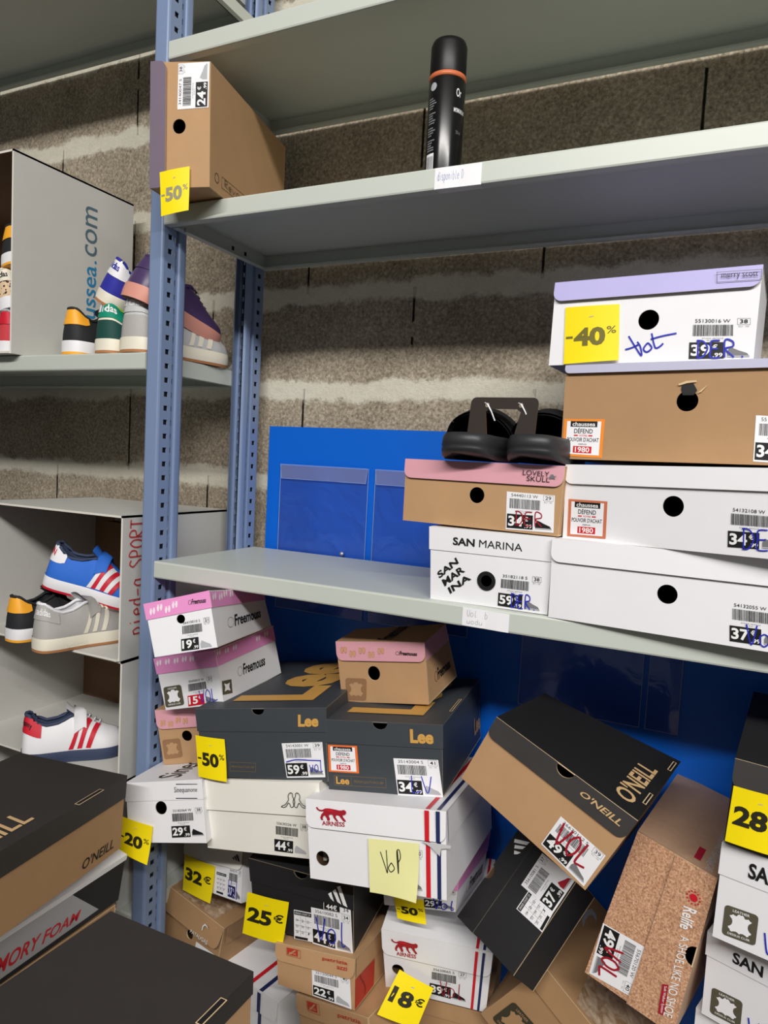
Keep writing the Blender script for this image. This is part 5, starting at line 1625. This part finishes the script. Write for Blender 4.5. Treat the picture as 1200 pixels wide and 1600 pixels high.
class Shoe:
    def __init__(self, label, heel, toe, L, pal, roll=0.0, group='sports shoes on display', hs=.024, height=1.0, strap=None, laces=None, stripes=None,
                 heel_text=None, side_text=None, cat='shoe', tread=None, band=None, tongue=True):
        """pal: upper, heel (tab), lining, mid (midsole), out (outsole), toe"""
        X, Y, Z = frame_of(heel, toe, roll)
        O = Vector(heel)
        self.P = lambda x, y, z: O + X * x + Y * y + Z * z
        root = thing('sports_shoe', label, cat, heel, group)
        self.L, self.hs = L, hs
        P = self.P
        N = 26
        xs = [0.5 - 0.5 * math.cos(math.pi * k / N) for k in range(N + 1)]
        ring = [(x, -lerp_tab(HALF, x)) for x in xs] + [(x, lerp_tab(HALF, x)) for x in reversed(xs[1:-1])]
        self.ring = ring
        topz = [(0, .335), (.04, .33), (.12, .27), (.22, .235), (.34, .25), (.46, .315), (.56, .30), (.66, .225), (.78, .165), (.90, .125), (.97, .085), (1, .05)]

        def S(x, y, t, off=0.0):
            h = lerp_tab(topz, x) * height * L
            b = min(1, max(0, (x - .46) / .10))
            yt = y * (.55 * (1 - b))
            xt = x + .035 * max(0, 1 - x / .25)
            if x > .9:
                xt = x - (x - .9) * .9
            f1, g1 = t ** 1.7, t
            f2, g2 = 1 - math.cos(t * math.pi / 2) ** 1.15, math.sin(t * math.pi / 2)
            f, g = f1 * (1 - b) + f2 * b, g1 * (1 - b) + g2 * b
            bul = 1 + .04 * math.sin(math.pi * t)
            px, py, pz = (x + (xt - x) * f) * L, (y * bul + (yt - y) * f) * L, hs + h * g
            if off:
                n = Vector((0, y, 0.10 + .3 * b * t))
                if x < .12:
                    n.x = -(.12 - x) * 1.6
                if x > .85:
                    n.x = (x - .85) * 1.2
                n.normalize()
                px, py, pz = px + n.x * off, py + n.y * off, pz + n.z * off
            return P(px, py, pz)
        self.S = S
        T = 10
        mb = MB()
        n = len(ring)

        def um(a, k):
            x, y = ring[k]
            t = (a + .5) / T
            if band and band(x, t):
                return band(x, t)
            return pal['upper']
        mb.grid([[S(x, y, a / T) for x, y in ring] for a in range(T + 1)], um, True, True)
        mb.build('shoe_upper', root)
        # midsole and outsole
        sb = MB()
        out = lambda k, z, sc: P(ring[k][0] * L + (ring[k][0] - .5) * .012 * L, ring[k][1] * L * sc, z + (.035 * L * max(0, ring[k][0] - .78) ** 2 / .05 if z < hs * .8 else .012 * L * max(0, ring[k][0] - .78) ** 2 / .05))
        hsole = .006
        sb.grid([[out(k, z, sc) for k in range(n)] for z, sc in ((hsole, 1.05), (hs * .5, 1.085), (hs * .92, 1.07), (hs + .0015, 1.03))], pal['mid'], True, True)
        ms = sb.build('midsole', root)
        ob = MB()
        ob.grid([[out(k, z, sc) for k in range(n)] for z, sc in ((hsole, 1.052), (.001, 1.03))], pal['out'], True, True)
        ob.face([out(k, .001, 1.03) for k in range(n)], tread or pal['out'])
        if tread:
            for i in range(14):
                xx = .06 + i * .065
                w = lerp_tab(HALF, xx) * .9
                pts = [(xx + .012 * math.sin(j * 1.9), -w + 2 * w * j / 10) for j in range(11)]
                for a, c in zip(pts, pts[1:]):
                    ob.face([P(a[0] * L, a[1] * L, .0002), P(c[0] * L, c[1] * L, .0002), P(c[0] * L + .002, c[1] * L, .0002), P(a[0] * L + .002, a[1] * L, .0002)], pal['out'])
        ob.build('outsole', root)
        # padded collar, lining and insole
        cb_ = MB()
        op = [(x, y) for x, y in ring if x < .52]
        xs_open = [x for x in xs if x < .52]
        loop = [(x, -lerp_tab(HALF, x)) for x in reversed(xs_open)] + [(x, lerp_tab(HALF, x)) for x in xs_open[1:]]
        cb_.tube([S(x, y, 1.0) for x, y in loop], .0032, pal['lining'], 8)
        cb_.build('collar', root)
        lb = MB()
        rows = []
        for r in range(4):
            t = r / 3
            rows.append([P(*(lambda q: ((q[0] + (.26 * L - q[0]) * .12 * t), q[1] * (1 + .25 * t), q[2] + (hs + .004 - q[2]) * t))(self.local(S(x, y, 1.0), O, X, Y, Z))) for x, y in loop])
        lb.grid(rows, pal['lining'], True)
        lb.face(rows[-1], pal['lining'])
        lb.build('lining', root)
        # tongue
        tb = MB()
        th = .15 if tongue else .05
        tb.grid([[P((.60 - .20 * a) * L, (b - .5) * .20 * L * (.5 + .6 * a), hs + L * height * (.255 + th * a ** 1.2) - abs(b - .5) ** 2 * .10 * L) for b in [k / 6 for k in range(7)]] for a in [k / 6 for k in range(7)]], pal.get('tongue', pal['upper']), True)
        tb.grid([[P((.605 - .205 * a) * L, (b - .5) * .20 * L * (.5 + .6 * a), hs - .004 + L * height * (.255 + th * a ** 1.2) - abs(b - .5) ** 2 * .10 * L) for b in [k / 6 for k in range(7)]] for a in [k / 6 for k in range(7)]], pal['lining'], True)
        tb.build('tongue', root)
        # heel tab
        if 'heel' in pal:
            hb = MB()
            xt = [x for x in xs if x < .20]
            hl_ = [(x, -lerp_tab(HALF, x)) for x in reversed(xt)] + [(x, lerp_tab(HALF, x)) for x in xt[1:]]
            lo = lambda x: .50 + .30 * (x / .2) ** 2 if pal.get('tab') == 'shield' else .55
            hb.grid([[S(x, y, lo(x) + (1.0 - lo(x)) * a / 5, .0016) for x, y in hl_] for a in range(6)], pal['heel'], True)
            ht = hb.build('heel_tab', root)
            if heel_text:
                s_, m_, a0, a1 = heel_text[:4]
                xb = MB()
                def hfn(a, b, off):
                    sx = a0 + (a1 - a0) * a      # signed arc along the heel: negative = left side
                    x = .115 * min(1, abs(sx)) ** 1.6
                    y = lerp_tab(HALF, x) * (-1 if sx > 0 else 1)
                    return S(x, y, .68 + .20 * b, .0022 + off)
                sh = Sheet(xb, hfn, .03, .008)
                sh.text(s_, 0, 0, 1, 1, m_, 0, .02)
                xb.build('heel_lettering', ht)
        if stripes:
            kb = MB()
            for m_, x0 in stripes:
                for sg in (-1, 1):
                    g = []
                    for a in range(8):
                        t = .04 + .78 * a / 7
                        xx = x0 + .10 * (a / 7) * 1.0
                        g.append([S(xx + dx, sg * lerp_tab(HALF, xx + dx), t, .0014) for dx in (0, .022, .044)])
                    kb.grid(g, m_, True)
            kb.build('side_stripes', root)
        if strap:
            pb = MB()
            g = []
            for x in (.47, .50, .53, .56, .585):
                r = []
                for k in range(15):
                    t = k / 14
                    if t < .5:
                        q = S(x, -lerp_tab(HALF, x), .45 + .55 * t * 2, .003)
                    else:
                        q = S(x, lerp_tab(HALF, x), .45 + .55 * (1 - t) * 2, .003)
                    r.append(q + Z * .006 * math.sin(math.pi * t))
                g.append(r)
            pb.grid(g, strap, True)
            pb.build('strap', root)
        if laces:
            for k in range(4):
                zb = MB()
                x = .56 + k * .05
                zb.tube([S(x, -lerp_tab(HALF, x), .80, .002), S(x, -lerp_tab(HALF, x), .93, .004), S(x + .012, lerp_tab(HALF, x), .93, .004), S(x + .02, lerp_tab(HALF, x), .80, .002)], .0022, laces, 6)
                zb.build('lace', root)
        if 'toe' in pal:
            qb = MB()
            xt = [x for x in xs if x > .78]
            hl_ = [(x, -lerp_tab(HALF, x)) for x in xt] + [(x, lerp_tab(HALF, x)) for x in reversed(xt[:-1])]
            qb.grid([[S(x, y, .0 + .75 * a / 5, .0012) for x, y in hl_] for a in range(6)], pal['toe'], True)
            qb.build('toe_cap', root)
        if side_text:
            s_, m_ = side_text
            xb = MB()
            sh = Sheet(xb, lambda a, b, off: P((.22 + .22 * a) * L, -lerp_tab(HALF, .22 + .22 * a) * L * 1.085 - .0006 - off, hs * (.25 + .45 * b)), .03, .008)
            sh.text(s_, 0, 0, 1, 1, m_, 0, .01)
            xb.build('sole_lettering', ms)
        self.root = root

    @staticmethod
    def local(p, O, X, Y, Z):
        d = p - O
        return (d.dot(X), d.dot(Y), d.dot(Z))


F = lambda n, c, r=.7, k='fabric', a=.08: mat(n, c, r, k, amount=a)
sBLACK = F('shoe_black', (36, 38, 42))
sYEL = mat('shoe_amber', (250, 176, 50), .45)
sWHITE = mat('shoe_white', (238, 238, 242), .5)
sCREAM = mat('shoe_cream', (236, 230, 212), .55)
sGUM = mat('shoe_gum', (176, 122, 80), .55)
sGREEN = F('shoe_green', (0, 142, 112))
sDGREEN = F('shoe_dark_green', (22, 72, 66))
sLIME = mat('shoe_lime', (182, 222, 40), .5)
sGREY = F('shoe_grey_suede', (178, 176, 172))
sLGREY = F('shoe_light_grey', (198, 200, 200))
sBLUE = F('shoe_cobalt', (46, 112, 216))
sROYAL = F('shoe_royal', (44, 46, 158))
sPURPLE = F('shoe_purple', (76, 58, 100), .35, 'fabric')
sROSE = mat('shoe_rose', (216, 150, 134), .55)
sBROWN = F('shoe_brown_tread', (112, 76, 62), .8)
sRED = mat('shoe_red', (208, 30, 52), .5)
sCORAL = F('shoe_coral', (206, 66, 74), .7)
sNAVY = F('shoe_navy', (58, 68, 96))
sORANGE = mat('shoe_peach', (240, 178, 130), .6)


def leopard():
    m = bpy.data.materials.new('shoe_leopard')
    m.use_nodes = True
    nt = m.node_tree
    b = nt.nodes['Principled BSDF']
    tc = nt.nodes.new('ShaderNodeTexCoord')
    v = nt.nodes.new('ShaderNodeTexVoronoi')
    v.inputs['Scale'].default_value = 150
    r = nt.nodes.new('ShaderNodeValToRGB')
    r.color_ramp.elements[0].position = .34
    r.color_ramp.elements[0].color = rgb(54, 36, 28)
    r.color_ramp.elements[1].position = .42
    r.color_ramp.elements[1].color = rgb(226, 196, 162)
    nt.links.new(tc.outputs['Object'], v.inputs['Vector'])
    nt.links.new(v.outputs['Distance'], r.inputs[0])
    nt.links.new(r.outputs[0], b.inputs['Base Color'])
    b.inputs['Roughness'].default_value = .8
    return m


sLEO = leopard()
zs = ZL2 + .0008
GS = 'sports shoes on the upper left shelf'
Shoe('black childrens shoe with amber heel tab, standing outside the big carton on its shelf', (-.248, .012, zs), (-.235, .20, zs), .19, dict(upper=sBLACK, heel=sYEL, lining=sBLACK, mid=sWHITE, out=sYEL, tab='shield'), group=GS, hs=.026)
Shoe('green childrens shoe with lime trim, second from the big carton on the upper left shelf', (-.152, .008, zs), (-.145, .20, zs), .195, dict(upper=sCREAM, heel=sGREEN, lining=sLIME, mid=sCREAM, out=sGUM), group=GS, hs=.026, height=1.12,
     heel_text=('adidas', sWHITE, -.55, .75), band=lambda x, t: sDGREEN if x < .30 and t < .48 else None, laces=sCREAM)
Shoe('light grey suede shoe reaching behind the blue post on the upper left shelf', (-.082, .006, zs), (-.070, .255, zs), .25, dict(upper=sLGREY, heel=sLGREY, lining=sWHITE, mid=sCREAM, out=sGUM, toe=sLGREY), group=GS, hs=.027,
     heel_text=('adidas', sWHITE, -.6, .5), stripes=[(sCREAM, .45), (sCREAM, .535), (sCREAM, .62)], laces=sLGREY, band=lambda x, t: sGREY if x < .25 and t < .5 else None)
Shoe('white and royal blue shoe with a gum sole, lying on top of the green shoe', (-.170, .012, zs + .098), (-.128, .19, zs + .068), .19, dict(upper=sROYAL, heel=sWHITE, lining=sROYAL, mid=sCREAM, out=sGUM, tab='shield'), group=GS, hs=.024, roll=.46,
     heel_text=('adidas', sROYAL, -.4, .4), side_text=('CLASSIC', LIGHTGREY))
Shoe('purple shoe with a rose sole and brown tread, lying on the light grey shoe', (-.074, -.004, zs + .097), (-.080, .228, zs + .044), .24, dict(upper=sPURPLE, heel=sPURPLE, lining=sPURPLE, mid=sROSE, out=sROSE), group=GS, hs=.026, roll=.26, height=.72, tongue=False, tread=sBROWN, laces=sPURPLE)
zc = ZL2 + .0058
Shoe('amber-heeled black shoe on top of the pile inside the big carton at the left edge', (-.436, .018, zc + .178), (-.425, .20, zc + .160), .19, dict(upper=sBLACK, heel=sYEL, lining=sBLACK, mid=sWHITE, out=sYEL, tab='shield'), group='shoes inside the big carton', roll=-.2, hs=.026)
Shoe('leopard print shoe between two others inside the big carton at the left edge', (-.436, .012, zc + .088), (-.420, .19, zc + .085), .19, dict(upper=sLEO, heel=sCREAM, lining=sCREAM, mid=sWHITE, out=sWHITE), group='shoes inside the big carton', roll=-.25, heel_text=('adidas', INK, -.5, .5))
Shoe('red shoe lowest in the pile inside the big carton at the left edge', (-.432, .006, zc), (-.425, .19, zc), .19, dict(upper=sCORAL, heel=sRED, lining=LIGHTGREY, mid=sWHITE, out=sWHITE), group='shoes inside the big carton')

z1 = -0.1893
Shoe('grey suede childrens shoe with cream stripes, in the carton with red writing', (-.221, -.068, z1), (-.176, .128, z1), .195, dict(upper=sGREY, heel=sGREY, lining=sWHITE, mid=sCREAM, out=sGUM), group='shoes in the lower left cartons', hs=.026,
     heel_text=('adidas', sWHITE, .0, .8), stripes=[(sCREAM, .40), (sCREAM, .49), (sCREAM, .58)], strap=sGREY, side_text=('adidas', sCREAM), laces=sCREAM)
Shoe('bright blue childrens shoe with white and red stripes, tipped over the grey suede shoe', (-.322, .030, -.0850), (-.165, .135, -.134), .20, dict(upper=sBLUE, heel=sWHITE, lining=sNAVY, mid=sWHITE, out=sRED, tab='shield'), group='shoes in the lower left cartons', hs=.026,
     heel_text=('RUN', sRED, -.3, .6), stripes=[(sWHITE, .44), (sRED, .485), (sWHITE, .53), (sRED, .575), (sWHITE, .62), (sRED, .665)], strap=sBLUE, roll=.12)
Shoe('black childrens shoe with amber heel tab, inside the carton with red writing', (-.318, -.050, z1), (-.300, .135, z1), .19, dict(upper=sBLACK, heel=sYEL, lining=sBLACK, mid=sWHITE, out=sYEL, tab='shield'), group='shoes in the lower left cartons', hs=.026, strap=sBLACK)
z2 = -0.4222
Shoe('white childrens shoe with red stripes and a navy sole, in the lower open carton', (-.282, -.046, z2), (-.155, .106, z2), .198, dict(upper=sWHITE, heel=sRED, lining=sNAVY, mid=sNAVY, out=sNAVY), group='shoes in the lower left cartons', hs=.022, height=1.1,
     heel_text=('Disney', INK, -.1, .8), stripes=[(sRED, .42), (sRED, .50), (sRED, .58)], strap=sWHITE, laces=sWHITE)

# curling slip of white paper behind the toe of the light grey shoe
mb = MB()
tip = [(-.094, .252, .3745), (-.072, .268, .3755), (-.056, .281, .382), (-.047, .288, .396), (-.043, .2915, .412)]
mb.grid([[(x - .012 + .024 * k / 3 * .4, y - .006 + .004 * k, z) for k in range(4)] for x, y, z in tip], mat('thin_white_paper', (226, 226, 226), .6), True)
tag(mb.build('paper_slip', None, (-.072, .268, .3745)), 'white paper slip curling up behind the toe of the light grey suede shoe', 'paper')
# ------------------------------------------------------------------ spray can
CANBLACK = mat('can_black_gloss', (16, 16, 18), 0.22, spec=0.5)
CAPBLACK = mat('can_cap_black', (14, 14, 16), 0.42)
CANORANGE = mat('can_orange_ring', (206, 112, 70), 0.4)
cx, cy, cz, R = 0.497, 0.052, Z2 + .0005, 0.0272
can = thing('spray_can', 'black spray can with an orange ring standing on the upper shelf', 'spray can', (cx, cy, cz))
mb = MB()
mb.lathe([(0, 0), (R - .003, 0), (R - .0005, .002), (R, .006), (R, .138), (R - .001, .141)], (cx, cy, cz), CANBLACK, 40)
body = mb.build('can_body', can)
mb = MB()
mb.lathe([(R - .001, .141), (R + .0003, .1415), (R + .0003, .1475), (R - .0006, .148)], (cx, cy, cz), CANORANGE, 40)
mb.build('orange_ring', can)
mb = MB()
mb.lathe([(R - .0006, .148), (R - .0003, .149), (R - .0006, .190), (R - .003, .1965), (R - .008, .1995), (0, .200)], (cx, cy, cz), CAPBLACK, 40)
mb.build('can_cap', can)
mb = MB()


def on_can(a0, a1, z0, z1):
    # angles in degrees measured from straight towards -Y, positive to the right
    def fn(x, y, off):
        a = math.radians(a0 + (a1 - a0) * x)
        r = R + .0005 + off
        return (cx + r * math.sin(a), cy - r * math.cos(a), cz + z0 + (z1 - z0) * y)
    return Sheet(mb, fn, R * math.radians(a1 - a0), z1 - z0)


s = on_can(-35, -10, .118, .136)
s.disc(.45, .5, .0058, LIGHTGREY)
s = on_can(-40, -8, .035, .112)
for k in range(22):
    w = .55 + .4 * math.sin(k * 2.3) ** 2
    if k in (5, 11, 16):
        continue
    s.rect(.03, 1 - (k + .8) / 22, w, 1 - (k + .25) / 22, GREYINK)
s = on_can(-40, -10, .006, .032)
s.rect(0, 0, 1, 1, PAPER)
for k in range(14):
    s.rect(.06 + k * .064, .1, .06 + k * .064 + (.02 if k % 3 else .035), .85, INK, .0001)
s = on_can(52, 96, .112, .124)
s.text('Or', 0, 0, .42, 1, WINK, 0, .01)
s = on_can(46, 92, .090, .096)
s.text('IMPERMEABILISANT', 0, 0, 1, 1, WINK, 0, .005)
s = on_can(56, 92, .060, .065)
s.text('250 ml', 0, 0, .5, 1, GREYINK)
mb.build('can_lettering', can)

# ------------------------------------------------------------------ pair of slides with their hanger card
RUBBER = mat('slide_rubber', (46, 47, 50), 0.42, 'rough', amount=.06)
STRAPBLK = mat('slide_strap_velvet', (14, 14, 16), 0.85)
CARDBR = mat('dark_brown_hanger_card', (42, 34, 29), 0.8)
STUD = mat('steel_stud', (190, 190, 190), .3, metal=.8)


def slide(label, cxx, toe_y, z, yaw):
    root = thing('slip_on_mule', label, 'shoe', (cxx, toe_y + .12, z), 'pair of black mules')
    L, hw = .24, .049
    c, s_ = math.cos(yaw), math.sin(yaw)
    P = lambda x, y, h: (cxx + y * c + (x - .0) * s_ * -1, toe_y + x * c + y * s_, z + h)     # x from toe to heel
    n = 40
    ring = []
    for k in range(n):
        a = 2 * math.pi * k / n
        ex = .5 - .5 * math.copysign(abs(math.cos(a)) ** .8, math.cos(a))
        w = hw * math.copysign(abs(math.sin(a)) ** .62, math.sin(a)) * (1.0 - .16 * ex)
        ring.append((ex * L, w))
    mb = MB()
    prof = [(.0, .93), (.003, .985), (.014, 1.0), (.0165, .985), (.0185, 1.0), (.030, .985), (.035, .95), (.0345, .90), (.031, .80)]
    lift = lambda x: .010 * max(0, 1 - x / .05) ** 2
    mb.grid([[P(L / 2 + (x - L / 2) * sc, y * sc, h + lift(x) * (1 if h < .01 else .35)) for x, y in ring] for h, sc in prof], RUBBER, True, True)
    mb.face([P(L / 2 + (x - L / 2) * .8, y * .8, .031 + lift(x) * .35) for x, y in ring], RUBBER)
    mb.face([P(L / 2 + (x - L / 2) * .93, y * .93, lift(x)) for x, y in ring], RUBBER)
    mb.build('footbed', root)
    sb = MB()
    for ex in (0, .0035):
        g = []
        for i in range(13):
            t = i / 12
            x = .060 + .165 * t
            hgt = (.052 + .010 * math.sin(math.pi * min(1, t * 1.6)) * (1 if t < .6 else .6)) * math.sqrt(max(0.0, 1 - max(0, (t - .55) / .45) ** 2)) + ex
            w = (hw * 1.03 - .012 * max(0, t - .6)) * math.sqrt(max(0.02, 1 - max(0, (t - .7) / .31) ** 2)) + ex
            r = []
            for k in range(19):
                a = math.pi * k / 18
                r.append(P(x + .030 * (1 - math.sin(a)) * (1 - t), -w * math.cos(a), .016 + hgt * math.sin(a) ** .8))
            g.append(r)
        sb.grid(g, STRAPBLK, True)
    sb.build('upper', root)
    tb = MB()
    tb.lathe([(0, .0015), (.0015, .001), (.0022, 0)], P(.075, -.040, .056), STUD, 10)
    tb.build('strap_stud', root)
    return root


LZ = .2085
slide('black slip-on mule on the kraft pink-lidded box, the left one of the pair', .580, -.028, LZ, .02)
slide('black slip-on mule on the kraft pink-lidded box, the right one beside the kraft boot box', .6745, -.026, LZ, -.02)
hx0, hx1, hy, hz0, hz1 = .574, .672, .012, .244, .2995
card = thing('hanger_card', 'dark brown cardboard hanger joining the two black mules', 'card', ((hx0 + hx1) / 2, hy, hz0))
k = Carton(None, [(hx0, hy, hz0), (hx0, hy + .012, hz1), (hx0, hy + .002, hz0), (hx0, hy + .014, hz1), (hx1, hy, hz0), (hx1, hy + .012, hz1), (hx1, hy + .002, hz0), (hx1, hy + .014, hz1)], .3, (.098, .002, .0555))
mb = MB()
W_, H_ = .098, .0555
r = .008
ol = [(0, 0), (W_ * .30, 0), (W_ * .24, H_ * .62), (W_ * .30, H_ * .70), (W_ * .70, H_ * .70), (W_ * .76, H_ * .62), (W_ * .70, 0), (W_, 0)]
ol += [(W_ - r + r * math.cos(a), H_ - r + r * math.sin(a)) for a in [i * math.pi / 10 for i in range(6)]]
ol += [(r - r * math.sin(a), H_ - r + r * math.cos(a)) for a in [i * math.pi / 10 for i in range(6)]]
holes = [[(W_ * f + .0035 * math.cos(a), H_ * .80 + .0035 * math.sin(a)) for a in [i * math.pi / 6 for i in range(12)]] for f in (.25, .75)]
k.panel(mb, lambda x, y, d: k.M(x / W_, d / .002, y / H_), ol, holes, .002, CARDBR, KRAFTIN)
mb.build('card_panel', card)
for f in (.25, .75):
    mb = MB()
    p = k.M(f, 0, .80)
    mb.tube([p + Vector((-.003, -.001, .003)), p + Vector((.002, -.004, .001)), p + Vector((.008, -.003, -.010)), p + Vector((.012, .002, -.022))], .0011, PAPER, 6)
    mb.build('plastic_loop', card)

# ------------------------------------------------------------------ plain cartons under the foreground stack
def plain_carton(label, x0, x1, y0, y1, z0, z1):
    cs = [(x, y, z) for x in (x0, x1) for y in (y0, y1) for z in (z0, z1)]
    k = Carton(None, cs, .18, (x1 - x0, y1 - y0, z1 - z0))
    k.build('storage_carton', label, 'carton', KRAFT2, KRAFT2, None, lean=.001)


plain_carton('tall kraft storage carton on the floor under the red-lettered box', -.150, .052, -.43, -.12, FLOOR_Z, -.5615)
plain_carton('tall kraft storage carton on the floor under the nearest brown-black lid box', .280, .486, -.68, -.36, FLOOR_Z, -.487)
